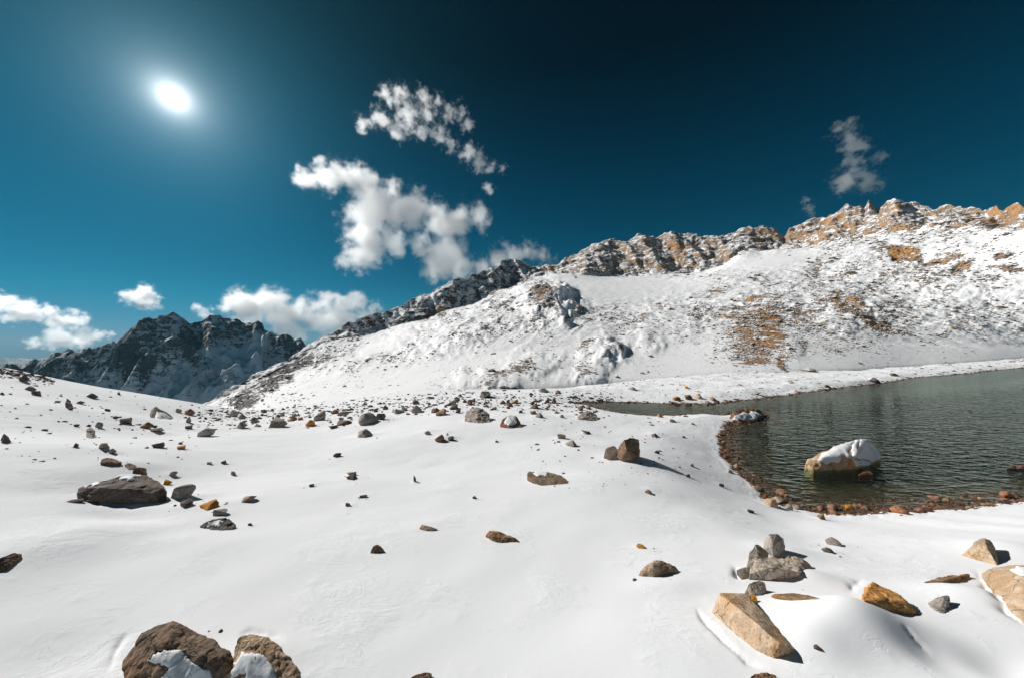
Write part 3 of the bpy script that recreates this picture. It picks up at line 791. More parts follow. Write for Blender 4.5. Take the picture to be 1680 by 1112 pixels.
    add(1380, 520, 120, 50, 10, .38, .7); add(1243, 540, 76, 80, 22, .64, .95); add(1330, 520, 60, 36, 10, .54, .9); add(1170, 480, 40, 16, -20, .46, .7); add(1255, 530, 26, 74, 32, .56, .95); add(1225, 586, 46, 22, -12, .64, 1.0); add(1283, 592, 15, 17, 0, .74, 1.0); add(1315, 564, 24, 9, 4, .72, .95)
    add(1390, 503, 42, 16, 12, .70, .9); add(1432, 530, 60, 16, 20, .68, .85); add(1480, 546, 26, 7, 8, .6, .8); add(1150, 545, 20, 10, -30, .5, .85)
    add(1480, 414, 56, 13, 14, .76, .85); add(1545, 424, 50, 12, -12, .70, .7); add(1575, 438, 24, 12, -40, .66, .85); add(1650, 440, 40, 5, 3, .62, .4); add(1650, 420, 24, 6, -12, .6, .6)
    add(1380, 560, 60, 30, -20, .46, .6); add(1340, 440, 14, 20, 20, .5, .75); add(1160, 500, 40, 20, 0, .4, .5)
    add(810, 622, 58, 12, -24, .56, .62); add(860, 600, 36, 14, -25, .5, .3); add(960, 570, 26, 8, -15, .64, .7); add(840, 640, 20, 8, 0, .6, .2); add(1010, 575, 16, 18, 30, .5, .1); add(960, 612, 22, 16, 0, .5, .1)
    add(740, 560, 22, 10, -35, .44, .3); add(800, 545, 40, 14, -40, .46, .1); add(720, 510, 14, 12, 0, .62, .3); add(700, 520, 30, 14, -30, .5, .05)
    add(470, 612, 16, 66, 61, .82, .0); add(400, 655, 20, 30, 60, .8, .0); add(520, 596, 10, 60, 58, .5, .05); add(600, 590, 6, 50, 60, .42, .05)
    z = z + np.clip(rock - .3, 0, .5) * up * .012 * q * ridge2(x * .11, y * .11, 4, 95, .5) * (row < rk)
    V = np.stack([x2, y2, z], -1).reshape(-1, 3)
    o = mesh_obj('rocky_mountain', V, grid_faces(R_, C_), M_MASSIF, True, {'rock': rock, 'tan': tan})
    tag(o, 'snow-dusted mountainside with tan crags along its crest above the lake', kind='structure')
    return np.stack([x2, y2, z], -1), px, py, rock, smooth, tan, (r0, rk)

DCREST = [(-420, 640, 1700), (-250, 622, 1650), (-120, 610, 1600), (0, 602, 1560), (13, 599, 1540), (50, 592, 1520), (83, 583, 1500), (97, 576, 1490), (118, 577, 1480), (133, 577, 1470), (150, 570, 1460), (167, 563, 1450), (193, 553, 1450), (204, 543, 1450), (213, 537, 1450), (230, 528, 1460),
          (253, 525, 1480), (268, 517, 1490), (283, 510, 1500), (291, 511, 1510), (300, 515, 1530), (312, 526, 1550), (328, 527, 1580), (336, 521, 1590), (347, 517, 1600), (360, 518, 1620), (370, 522, 1630), (387, 526, 1650), (403, 532, 1660), (418, 530, 1670), (430, 533, 1680), (435, 547, 1680), (443, 549, 1670), (455, 548, 1660), (467, 547, 1660),
          (476, 553, 1650), (483, 560, 1650), (487, 556, 1650), (492, 557, 1650), (500, 570, 1650), (560, 600, 1650), (700, 650, 1650), (800, 670, 1650)]
def build_dark_mountain():
    cols = np.linspace(-420, 800, 760)
    C = line(cols, DCREST)
    Ft = unproj(cols, 700 + 0 * cols, 1180 + 0 * cols)
    t = .55; Mid = Ft * (1 - t) + C * t; Mid[:, 2] = Ft[:, 2] + (C[:, 2] - Ft[:, 2]) * .47
    B = C.copy(); B[:, :2] *= 1.3; B[:, 2] -= 260
    U = Ft.copy(); U[:, :2] *= .8; U[:, 2] -= 40
    counts = [6, 110, 120, 20]
    P = loft([U, Ft, Mid, C, B], cols, counts, 3)
    px, py = proj(P); x, y, z = P[..., 0], P[..., 1], P[..., 2]
    row = np.arange(P.shape[0])[:, None]; rc = sum(counts[:3])
    lo = sstep(10, 100, row) * (1 - .75 * sstep(rc - 70, rc, row))
    rg = ridge2((x * .9 + y * .2) * .0045, (y * .55) * .0045, 5, 120, .45)
    z = z + 85 * lo * rg + 14 * fbm2(x * .012, y * .012, 4, 121) * (1 - .5 * sstep(rc - 30, rc, row)) * sstep(10, 60, row)
    z = z + 6.5 * sstep(rc - 60, rc, row) * (ridge2(x * .022, y * .022, 4, 122) + .3)
    # ribs that catch the sun: a snow spur near the top, one on the left and one on the right
    for pl, a, w in (([(228, 534), (243, 545), (262, 556)], 16, 4), ([(88, 583), (75, 600), (60, 622)], 22, 7), ([(440, 560), (420, 590), (390, 612), (370, 625)], 34, 10)):
        for (ax, ay), (bx, by) in zip(pl[:-1], pl[1:]):
            ex, ey = bx - ax, by - ay
            t = np.clip(((px - ax) * ex + (py - ay) * ey) / (ex * ex + ey * ey), 0, 1)
            z = z + a * np.exp(-((px - ax - t * ex) ** 2 + (py - ay - t * ey) ** 2) / w ** 2) * (row < rc)
    rock = .29 + .17 * sstep(rc - 150, rc - 20, row) + .15 * rg
    rock = rock * (1 - .75 * blob(px, py, 395, 580, 50, 26, -15)) * (1 - .4 * sstep(620, 660, py))
    rock = np.maximum(rock, .75 * blob(px, py, 225, 590, 30, 40)); rock = np.maximum(rock, .7 * blob(px, py, 310, 560, 20, 40, -20))
    o = mesh_obj('dark_mountain', np.stack([x, y, z], -1).reshape(-1, 3), grid_faces(*P.shape[:2]), M_DARK, True, {'rock': rock, 'tan': 0 * rock})
    tag(o, 'dark shaded mountain of bare rock and thin snow beyond the snowfield edge', kind='structure')
    # the far blue range
    cols = np.linspace(-500, 260, 160)
    D = 9000.0
    cy = 586 + 2.5 * fbm2(cols * .045, cols * 0, 4, 130) - 1.5
    C = unproj(cols, cy, D); A = unproj(cols, 640 + 0 * cols, D * .75); Bk = C.copy(); Bk[:, :2] *= 1.2; Bk[:, 2] -= 900
    P = loft([A, C, Bk], cols, [30, 10])
    P[..., 2] += 60 * ridge2(P[..., 0] * .0012, P[..., 1] * .0012, 4, 131) * sstep(0, 20, np.arange(P.shape[0]))[:, None] * sstep(31, 24, np.arange(P.shape[0]))[:, None]
    o = mesh_obj('distant_range', P.reshape(-1, 3), grid_faces(*P.shape[:2]), M_DARK, True, {'rock': np.full(P.shape[:2], .7), 'tan': np.zeros(P.shape[:2])})
    tag(o, 'faint blue mountain range low on the far left horizon', kind='structure')
    # valley floor far below, reaching the horizon
    n = 40
    th = np.radians(np.linspace(0, 360, 73)); r = np.exp(np.linspace(math.log(150), math.log(11500), n))
    T, R = np.meshgrid(th, r)
    o = mesh_obj('valley_floor', np.stack([R * np.sin(T), R * np.cos(T), -330 - R * .085 * (R < 4000) - 340 * (R >= 4000)], -1).reshape(-1, 3), grid_faces(n, 73), M_DARK, True, {'rock': np.full((n, 73), 1.0), 'tan': np.zeros((n, 73))})
    tag(o, 'valley floor lying deep below the pass', kind='structure')

build_ground()
build_lake()
MP, MPX, MPY, MROCK, MSMOOTH, MTAN, MROWS = build_massif()
build_dark_mountain()

# ------------------------------------------------------------------ boulders and stones
def gz(x, y):
    """height of the built snowfield, read from its own grid"""
    th, lr, H = GRID
    x, y = np.atleast_1d(np.asarray(x, float)), np.atleast_1d(np.asarray(y, float))
    a, l = np.arctan2(x, y), np.log(np.maximum(np.hypot(x, y), .06))
    i = np.clip(np.searchsorted(th, a) - 1, 0, len(th) - 2); j = np.clip(np.searchsorted(lr, l) - 1, 0, len(lr) - 2)
    u = np.clip((a - th[i]) / (th[i + 1] - th[i]), 0, 1); v = np.clip((l - lr[j]) / (lr[j + 1] - lr[j]), 0, 1)
    return (H[j, i] * (1 - u) + H[j, i + 1] * u) * (1 - v) + (H[j + 1, i] * (1 - u) + H[j + 1, i + 1] * u) * v
gw = lambda x, y: np.maximum(gz(x, y), LAKE_Z)
RNG = random.Random(11)

def shard(pts, L, amp, seed, rounds=4, soften=.35):
    """faceted stone: convex hull of the points, split to edge length L, chipped with noise"""
    bm = bmesh.new()
    for p in pts: bm.verts.new(p)
    r = bmesh.ops.convex_hull(bm, input=bm.verts)
    bmesh.ops.delete(bm, geom=[g for g in set(r['geom_interior'] + r['geom_unused']) if isinstance(g, bmesh.types.BMVert)], context='VERTS')
    bmesh.ops.triangulate(bm, faces=bm.faces)
    for k in range(rounds):
        long_e = [e for e in bm.edges if e.calc_length() > L]
        if not long_e: break
        bmesh.ops.subdivide_edges(bm, edges=long_e, cuts=1)
        bmesh.ops.triangulate(bm, faces=[f for f in bm.faces if len(f.verts) > 3])
        if k == 1:
            bmesh.ops.smooth_vert(bm, verts=bm.verts, factor=soften, use_axis_x=True, use_axis_y=True, use_axis_z=True)
    bm.normal_update()
    P = np.array([v.co[:] for v in bm.verts]); Nn = np.array([v.normal[:] for v in bm.verts])
    size = np.ptp(P, axis=0).max()
    q = P / size
    r = np.random.RandomState(seed)
    for k in range(8):                                      # chips: flat cuts across corners and edges
        d = r.normal(size=3); d /= np.linalg.norm(d)
        h = P @ d; lim = h.max() - (h.max() - h.min()) * r.uniform(.01, .05)
        P = P - np.outer(np.maximum(h - lim, 0) * .92, d)
    n = .55 * fbm3(q * 2.6, 2, seed) - .5 * np.maximum(0, .16 - np.abs(fbm3(q * 3.5, 3, seed + 3))) * 4 + .35 * fbm3(q * 9, 3, seed + 5, .6)
    strat = np.abs(((q @ np.array([.25, .15, 1.0])) * 7 + 1.2 * perlin3(q * 2, seed + 9)) % 1 - .5)
    P = P + Nn * ((n + .35 * (strat - .25)) * amp)[:, None]
    for v, c in zip(bm.verts, P): v.co = c
    bm.normal_update()
    return bm

def finish(bm, name, mat, origin, angle=38):
    for v in bm.verts: v.co -= origin
    me = bpy.data.meshes.new(name); bm.to_mesh(me)
    me.polygons.foreach_set('use_smooth', np.ones(len(me.polygons), bool))
    me.set_sharp_from_angle(angle=math.radians(angle))
    me.materials.append(mat)
    o = bpy.data.objects.new(name, me); COL.objects.link(o); o.location = origin
    return o

def in_poly(x, y, poly):
    c = False
    for i in range(len(poly)):
        (ax, ay), (bx, by) = poly[i], poly[(i + 1) % len(poly)]
        if (ay > y) != (by > y) and x < (bx - ax) * (y - ay) / (by - ay) + ax: c = not c
    return c

def snow_cap(bm, rock, thick, poly=None, nz_min=.55, seed=1, wob=4.0):
    """snow lying on the stone: its lifted, softened upper faces (or those the wind packed inside poly)"""
    keep = []
    for f in bm.faces:
        c = f.calc_center_median(); w = c + rock.location
        if w.z < gw(w.x, w.y)[0] - .1: continue
        if poly:
            x, y = CX + F * w.x / w.y, CY - F * (w.z - CAM_Z) / w.y
            if f.normal.dot(w - Vector((0, 0, CAM_Z))) > 0 and f.normal.z < .6: continue
            j = wob * perlin2(np.array([x * .11]), np.array([y * .11]), seed)[0]
            if not in_poly(x + j, y + j, poly): continue
            if f.normal.z < -.1: continue
        else:
            j = .25 * perlin2(np.array([w.x * 5.0 / max(thick * 40, .3)]), np.array([w.y * 5.0 / max(thick * 40, .3)]), seed)[0]
            if f.normal.z + j < nz_min: continue
        keep.append(f)
    if len(keep) < 3: return None
    idx = {}; V, Fc, Nv = [], [], []
    for f in keep:
        t = []
        for v in f.verts:
            if v.index not in idx:
                idx[v.index] = len(V); V.append(v.co[:]); Nv.append(v.normal[:])
            t.append(idx[v.index])
        Fc.append(t)
    V, Nv, Fc = np.array(V), np.array(Nv), np.array(Fc)
    ec = {}
    for t in Fc:
        for a, b in ((t[0], t[1]), (t[1], t[2]), (t[2], t[0])): ec[(min(a, b), max(a, b))] = ec.get((min(a, b), max(a, b)), 0) + 1
    bnd = np.zeros(len(V), bool)
    for (a, b), n in ec.items():
        if n == 1: bnd[a] = bnd[b] = True
    E = np.array(list(ec.keys()))
    d = np.where(bnd, 0.0, 1.0)
    base = V.copy()
    for _ in range(8):                                     # soften the surface, grow thickness inwards
        acc = np.zeros_like(V); cnt = np.zeros(len(V)); ad = np.zeros(len(V))
        for i in (0, 1):
            np.add.at(acc, E[:, i], V[E[:, 1 - i]]); np.add.at(cnt, E[:, i], 1); np.add.at(ad, E[:, i], d[E[:, 1 - i]])
        m = ~bnd
        V[m] = .5 * V[m] + .5 * (acc[m] / cnt[m][:, None]); d[m] = .4 * d[m] + .6 * ad[m] / cnt[m]
    dirn = .6 * Nv + np.array([0, 0, .5])
    V = np.where(bnd[:, None], base - Nv * thick * .35, V + dirn * (thick * (.45 + .75 * d))[:, None])
    o = mesh_obj('snow_cap', V, Fc, M_SNOW, True, parent=rock)
    return o

def boulder(name, mat, pts, label, cat='boulder', group=None, amp=.035, res=2.2, water=False, caps=(), sink=.3, seed=None, soften=.12):
    """pts: (px, py, foot): the corner's place in the photograph and the height in it of the ground right below the corner"""
    seed = seed or RNG.randrange(999)
    P = []
    for px, py, foot in pts:
        g = hit(px, foot, gw if water else gz)
        w = unproj(px, py, g[1])
        P.append(w)
    P = np.array(P); size = np.ptp(P, axis=0).max()
    s = P[:, 1].mean() / F                                    # metres per photograph pixel here
    low = P.copy()
    low[:, 2] = [gz(a, b)[0] - sink * size for a, b in P[:, :2]]
    c = P.mean(0); low[:, :2] = c[:2] + (low[:, :2] - c[:2]) * .92
    zc = P[:, 2].min()
    if water: low[:, 2] = LAKE_Z - .35 * size
    bm = shard(np.concatenate([P, low]), res * s, amp * size * .75, seed, 5, soften)
    org = Vector((c[0], c[1], gw(c[0], c[1])[0]))
    o = finish(bm, 'rock' if caps else name, ROCKS[mat], org)
    bm.normal_update(); bm.verts.index_update()
    made = []
    for cp in caps:
        k = dict(cp); th = k.pop('thick', 2.0) * s
        made.append(snow_cap(bm, o, th, seed=seed, **k))
    bm.free()
    if caps:                                                 # boulder > rock, snow_cap
        root = bpy.data.objects.new(name, None); COL.objects.link(root); root.location = org
        root.empty_display_size = .2
        o.location = (0, 0, 0)
        for q in [o] + [q for q in made if q]: q.parent = root
        o = root
    tag(o, label, cat, group)
    return o

GR = 'boulders lying on the snowfield'
BOULDERS = [
 ('brown', [(196, 1118, 1118), (197, 1075, 1092), (225, 1036, 1072), (262, 1022, 1062), (292, 1016, 1062), (320, 1030, 1064), (345, 1055, 1074), (386, 1080, 1088), (370, 1108, 1108), (345, 1098, 1104), (300, 1128, 1128), (240, 1135, 1135), (272, 1050, 1095), (322, 1078, 1106)],
  'big rusty brown boulder at the bottom edge with a pocket of packed snow', dict(amp=.05, res=2.0, caps=[dict(poly=[(240, 1085), (262, 1064), (300, 1068), (318, 1088), (345, 1098), (356, 1125), (255, 1125), (276, 1094)], thick=3.0)])),
 ('tan', [(378, 1130, 1130), (383, 1062, 1080), (392, 1045, 1072), (408, 1039, 1066), (440, 1046, 1068), (478, 1070, 1082), (492, 1098, 1100), (497, 1128, 1126), (430, 1068, 1094), (460, 1080, 1100)],
  'light brown boulder half under a white snow cap, right of the big rusty boulder', dict(amp=.05, res=2.0, caps=[dict(poly=[(374, 1125), (384, 1092), (400, 1070), (432, 1072), (448, 1092), (456, 1125), (404, 1125), (402, 1104), (392, 1106)], thick=5.0)])),
 ('dark', [(126, 808, 816), (128, 800, 814), (165, 790, 812), (205, 777, 808), (240, 779, 806), (262, 788, 810), (276, 806, 818), (275, 824, 823), (200, 826, 825), (140, 822, 823), (170, 800, 822), (252, 800, 822)],
  'long dark boulder with a streaked face and a dark shadow under its front', dict(amp=.035, res=1.6, caps=[dict(poly=[(186, 784), (205, 770), (236, 770), (232, 784), (205, 789)], thick=2.5), dict(poly=[(128, 800), (160, 786), (178, 785), (160, 795)], thick=1.5)])),
 ('brown', [(215, 780, 802), (219, 768, 800), (232, 763, 796), (241, 766, 796), (242, 784, 800), (228, 784, 804)], 'rust-brown block perched on top of the long dark boulder', dict(amp=.06, res=1.2)),
 ('dark', [(327, 861, 864), (345, 853, 861), (372, 847, 859), (384, 854, 862), (389, 868, 868), (360, 871, 870), (338, 867, 868)], 'low dark brown boulder with a pointed right end and snow across its middle', dict(amp=.06, res=1.4, caps=[dict(poly=[(335, 862), (350, 854), (368, 853), (358, 864)], thick=1.6)])),
 ('brown', [(-14, 922, 932), (5, 913, 926), (22, 906, 916), (36, 906, 912), (37, 912, 914), (18, 920, 924), (12, 934, 936), (-14, 938, 938)], 'narrow brown rock poking out of the snow at the left edge', dict(amp=.06, res=1.4)),
 ('dark', [(247, 684, 685), (248, 672, 682), (254, 665, 681), (272, 674, 681), (286, 686, 685), (265, 688, 687)], 'dark wedge boulder with a snow-plastered front below the dark mountain', dict(amp=.04, res=1.0, caps=[dict(poly=[(253, 685), (257, 676), (270, 677), (284, 686), (266, 688)], thick=1.0, wob=1.5)])),
 ('grey', [(762, 688, 691), (764, 675, 688), (774, 668, 686), (783, 672, 688), (796, 669, 685), (803, 678, 687), (804, 691, 692), (785, 693, 694)], 'large round grey-brown boulder split by a cleft, biggest of the rubble line', dict(amp=.06, res=1.2)),
 ('red', [(819, 699, 700), (822, 688, 697), (833, 680, 695), (846, 681, 694), (853, 691, 696), (857, 701, 701), (840, 704, 703)], 'pinkish brown boulder wrapped in snow, right of the large cleft boulder', dict(amp=.07, res=1.1, caps=[dict(poly=[(826, 694), (833, 682), (847, 683), (849, 694), (838, 698)], thick=1.2, wob=2.0)])),
 ('grey', [(945, 686, 687), (953, 677, 684), (968, 673, 682), (980, 679, 684), (982, 691, 690), (970, 693, 691), (958, 684, 688)], 'arched grey boulder rising from a drift with a long shadow', dict(amp=.05, res=1.2)),
 ('brown', [(1011, 750, 753), (1012, 735, 751), (1024, 720, 749), (1040, 717, 747), (1048, 720, 748), (1050, 746, 752), (1040, 755, 757), (1020, 754, 757), (1028, 738, 756)], 'upright grey-brown boulder casting a long dark shadow to the right', dict(amp=.045, res=1.2)),
 ('dark', [(990, 749, 751), (994, 734, 748), (1008, 730, 746), (1015, 738, 750), (1013, 752, 754), (1000, 754, 755)], 'rounded dark rock leaning against the left of the upright boulder', dict(amp=.05, res=1.2)),
 ('brown', [(864, 778, 787), (867, 772, 783), (900, 773, 782), (920, 779, 785), (937, 791, 792), (915, 796, 795), (888, 795, 796), (869, 786, 791)], 'flat brown boulder with an oval patch of snow on its top', dict(amp=.03, res=1.3, caps=[dict(poly=[(874, 776), (882, 772), (900, 775), (898, 780), (880, 781)], thick=1.2, wob=1.5)])),
 ('tan', [(1046, 943, 944), (1055, 930, 939), (1072, 919, 935), (1090, 919, 933), (1108, 928, 935), (1119, 939, 938), (1072, 946, 946), (1070, 926, 943)], 'light brown pyramid-topped boulder alone in the middle of the snow', dict(amp=.05, res=1.4)),
 ('brown', [(794, 875, 879), (805, 870, 878), (825, 873, 880), (845, 881, 886), (857, 891, 890), (826, 892, 891), (808, 881, 887)], 'low sloping brown-black boulder left of the light brown one', dict(amp=.055, res=1.2)),
 ('brown', [(606, 907, 907), (612, 896, 904), (620, 892, 902), (626, 897, 904), (635, 907, 906), (618, 909, 908)], 'small brown pyramid stone with a dark skirt, alone on clean snow', dict(amp=.07, res=1.1)),
 ('tan', [(687, 864, 867), (692, 860, 866), (710, 863, 868), (723, 871, 870), (705, 873, 872)], 'small tan lozenge stone above and left of the low sloping boulder', dict(amp=.06, res=1.1)),
 ('pale', [(1160, 1004, 1001), (1178, 971, 1000), (1184, 972, 1000), (1249, 1028, 1062), (1279, 1054, 1080), (1197, 1040, 1034), (1237, 1072, 1066), (1266, 1088, 1080), (1224, 972, 985), (1258, 1017, 1030), (1310, 1066, 1066), (1278, 1086, 1080)],
  'long speckled tan slab tilted out of the snow beside a big drift', dict(amp=.022, res=1.8, soften=.12)),
 ('warm', [(1250, 906, 906), (1253, 886, 905), (1262, 876, 903), (1275, 874, 900), (1286, 882, 901), (1288, 893, 903), (1268, 893, 913), (1280, 907, 911)], 'pale grey block at the back of a cluster of three', dict(amp=.04, res=1.5)),
 ('warm', [(1225, 929, 931), (1228, 906, 929), (1240, 892, 921), (1252, 893, 919), (1261, 906, 919), (1245, 915, 933), (1256, 930, 931)], 'grey-brown block at the left of a cluster of three', dict(amp=.045, res=1.5)),
 ('warm', [(1227, 942, 949), (1238, 917, 941), (1262, 909, 931), (1290, 907, 926), (1318, 915, 926), (1338, 932, 931), (1310, 937, 946), (1270, 928, 949), (1262, 950, 952), (1227, 951, 950), (1290, 949, 948)], 'wide sharp-edged grey boulder at the front of a cluster of three', dict(amp=.035, res=1.6, soften=.15)),
 ('dark', [(1208, 934, 941), (1220, 930, 938), (1231, 928, 936), (1232, 950, 949), (1219, 950, 951)], 'thin dark slab standing against the wide grey boulder', dict(amp=.04, res=1.4)),
 ('warm', [(1221, 974, 976), (1228, 957, 971), (1242, 950, 967), (1256, 954, 967), (1258, 969, 971), (1240, 978, 978)], 'rounded grey stone between the slab and the cluster of three', dict(amp=.06, res=1.4)),
 ('orange', [(1223, 988, 989), (1226, 977, 986), (1234, 974, 983), (1243, 980, 985), (1238, 989, 990)], 'little orange-brown stone lying on the top end of the slab', dict(amp=.07, res=1.2)),
 ('orange', [(1413, 984, 986), (1418, 962, 981), (1432, 953, 976), (1440, 959, 981), (1470, 971, 986), (1495, 985, 996), (1509, 1001, 1004), (1500, 1009, 1008), (1478, 1004, 1006), (1450, 988, 994), (1425, 981, 987)],
  'bright orange boulder shaped like a bent log', dict(amp=.045, res=1.5)),
 ('grey', [(1522, 987, 991), (1545, 976, 989), (1557, 974, 986), (1559, 985, 991), (1548, 1008, 1007), (1534, 998, 1001), (1552, 1002, 1002)], 'small pale grey stone with a shaded right face beside the orange boulder', dict(amp=.05, res=1.3)),
 ('pale', [(1611, 940, 947), (1630, 928, 940), (1700, 922, 932), (1740, 1060, 1060), (1684, 1022, 1024), (1648, 988, 993), (1623, 957, 965), (1690, 950, 990)], 'huge speckled tan boulder cut off by the right edge', dict(amp=.02, res=2.0, soften=.15, caps=[dict(poly=[(1655, 936), (1666, 931), (1720, 930), (1720, 946), (1672, 944)], thick=4)])),
 ('pale', [(1576, 909, 911), (1600, 888, 906), (1616, 880, 901), (1626, 885, 901), (1631, 895, 906), (1639, 916, 919), (1637, 929, 928), (1605, 919, 919), (1617, 891, 914)], 'tan shield-shaped boulder with a snow drift behind it near the right edge', dict(amp=.04, res=1.5)),
 ('pale', [(1314, 766, 767), (1320, 757, 766), (1338, 744, 762), (1368, 734, 758), (1400, 723, 756), (1413, 717, 756), (1428, 719, 755), (1440, 736, 754), (1446, 748, 755), (1434, 758, 761), (1402, 769, 769), (1360, 771, 771), (1326, 771, 770), (1405, 747, 768), (1352, 750, 768)],
  'big tan boulder standing in the lake under a cap of snow', dict(amp=.03, res=1.2, water=True, caps=[dict(poly=[(1338, 754), (1352, 741), (1376, 729), (1404, 718), (1393, 742), (1398, 752), (1382, 746), (1376, 760), (1352, 760)], thick=1.3, wob=3.0), dict(poly=[(1400, 722), (1413, 713), (1434, 716), (1452, 748), (1424, 764), (1402, 764), (1396, 748)], thick=2.0, wob=3.0)])),
 ('red', [(1196, 684, 687), (1205, 673, 684), (1222, 668, 681), (1250, 671, 680), (1257, 681, 683), (1240, 689, 690), (1210, 691, 692)], 'snow-covered reddish rock spit jutting into the lake', dict(amp=.05, res=1.1, water=True, caps=[dict(poly=[(1200, 690), (1206, 680), (1236, 674), (1252, 680), (1236, 689)], thick=1.2, wob=2.5)])),
 ('red', [(1408, 778, 779), (1415, 773, 777), (1428, 772, 776), (1434, 777, 778)], 'low wet red rock breaking the water beside the big lake boulder', dict(amp=.05, res=1.1, water=True)),
 ('red', [(1648, 768, 769), (1660, 762, 767), (1690, 763, 766), (1700, 769, 769)], 'low wet red rock breaking the water at the right edge', dict(amp=.05, res=1.1, water=True)),
 ('dark', [(112, 671, 671), (107, 660, 668), (110, 652, 666), (116, 657, 667), (120, 668, 670)], 'leaning grey pillar stone on the left slope under the rubble hill', dict(amp=.05, res=.9)),
 ('grey', [(140, 715, 717), (141, 704, 713), (147, 700, 711), (155, 704, 712), (157, 716, 717), (150, 719, 719)], 'squat grey block with a dark top on the left slope', dict(amp=.06, res=.9)),
 ('brown', [(164, 758, 762), (168, 751, 758), (185, 750, 756), (200, 757, 761), (198, 762, 764), (180, 757, 763)], 'curved brown rock edge rising behind the long dark boulder', dict(amp=.06, res=1.0)),
 ('tan', [(204, 762, 764), (210, 758, 762), (222, 761, 764), (226, 768, 769), (212, 769, 770)], 'tan slab between the curved rock edge and the perched rust block', dict(amp=.06, res=1.0)),
 ('brown', [(668, 1114, 1114), (678, 1106, 1111), (696, 1102, 1108), (708, 1104, 1109), (706, 1116, 1116)], 'brown rock tip at the bottom edge in the middle of the frame', dict(amp=.07, res=1.2)),
 ('brown', [(1224, 1116, 1116), (1236, 1104, 1110), (1258, 1102, 1108), (1274, 1107, 1110), (1272, 1118, 1118)], 'grey-brown rock tip at the bottom edge below the slab', dict(amp=.07, res=1.2)),
 ('brown', [(1512, 955, 956), (1540, 946, 952), (1585, 938, 945), (1592, 941, 946), (1550, 951, 955), (1520, 957, 957)], 'thin brown rock ledge along the crest of the right-hand drift', dict(amp=.03, res=1.4)),
 ('brown', [(1262, 974, 978), (1300, 971, 975), (1330, 976, 979), (1352, 982, 983), (1310, 979, 982), (1270, 979, 981)], 'thin brown rock rim showing above the big drift beside the slab', dict(amp=.03, res=1.4)),
]
for mat, pts, label, kw in BOULDERS:
    boulder('boulder', mat, pts, label, 'boulder', GR, **kw)

# a small library of stones, shared between copies
def stone_mesh(kind, seed, fine):
    r = random.Random(seed)
    P = []
    n = 16 if kind == 'round' else 11
    for _ in range(n):
        v = Vector((r.gauss(0, 1), r.gauss(0, 1), r.gauss(0, 1))).normalized()
        k = r.uniform(.75, 1.0)
        if kind == 'peak': v.z = v.z * 1.0 if v.z < 0 else v.z; k *= 1.0 - .35 * max(v.z, 0) * (abs(v.x) + abs(v.y))
        P.append((v.x * k * .5, v.y * k * .5, v.z * k * .5 + .18))
    if kind == 'peak': P.append((r.uniform(-.2, .2), r.uniform(-.1, .1), .85))
    if kind == 'flat':
        P = [(x, y, max(-.4, min(z, .32 + .25 * x))) for x, y, z in P]
    P = np.array(P)
    P[:, 0] /= np.ptp(P[:, 0]); P[:, 1] /= np.ptp(P[:, 1])
    P[:, 2] = P[:, 2] / P[:, 2].max()                        # 1 wide, 1 deep, rising 1 above the snow
    P[:, 2] = np.maximum(P[:, 2], -.8)
    bm = shard(P, .16 if fine else .5, .05, seed, 3 if fine else 1, .25)
    me = bpy.data.meshes.new('stone'); bm.to_mesh(me); bm.free()
    me.polygons.foreach_set('use_smooth', np.ones(len(me.polygons), bool)); me.set_sharp_from_angle(angle=math.radians(36))
    me.materials.append(ROCKS['grey'])
    return me
KINDS = ('round', 'peak', 'flat')
LIB = {k: [stone_mesh(k, 100 + 7 * i + 31 * j, True) for i in range(5)] for j, k in enumerate(KINDS)}
def stone(px, py, w, h, mat, kind, label, group, name='stone', surf=None, depth=None, yaw=None):
    p = hit(px, py, surf or gz) if depth is None else unproj(px, py, depth)
    s = p[1] / F
    o = bpy.data.objects.new(name, RNG.choice(LIB[kind])); COL.objects.link(o)
    w, h = w * .86, h * .86
    o.scale = (w * s, w * s * RNG.uniform(.7, 1.0), h * s * 1.15)
    o.location = (p[0], p[1] + .3 * w * s, p[2] - .14 * h * s)
    o.rotation_euler = (RNG.uniform(-.08, .08), RNG.uniform(-.1, .1), RNG.choice((0, math.pi)) + RNG.uniform(-.35, .35) if yaw is None else yaw)
    o.material_slots[0].link = 'OBJECT'; o.material_slots[0].material = ROCKS[mat]
    tag(o, label, 'stone', group)
    return o
for a in STONES:
    stone(*a[:6], a[6], GS)

# stones nobody could tell apart: individuals along the banks and in the rubble, largest first; the rest as one mass each
def shore_points(n, lo, hi, rng, front=False):
    seg = len(LAKE_XY); out = []
    lens = np.linalg.norm(np.roll(LAKE_XY, -1, 0) - LAKE_XY, axis=1)
    mid = (LAKE_XY + np.roll(LAKE_XY, -1, 0)) / 2
    d = np.hypot(mid[:, 0], mid[:, 1]); vis = (mid[:, 1] > 3) & (np.abs(mid[:, 0] / np.maximum(mid[:, 1], .1)) < 1.62)
    w = lens / d * vis * (np.where(d < 36, 1, .25) if front else 1); w /= w.sum()
    for i in rng.choice(seg, n, p=w):
        a, b = LAKE_XY[i], LAKE_XY[(i + 1) % seg]
        t = rng.rand(); p = a + (b - a) * t; e = b - a; nn = np.array([e[1], -e[0]]) / (np.linalg.norm(e) + 1e-9)
        out.append(p + nn * rng.uniform(lo, hi) * (1 if d[i] < 36 else 1.6))
    return np.array(out)
rs = np.random.RandomState(3)
bank = shore_points(96, -1.0, .35, rs, True)
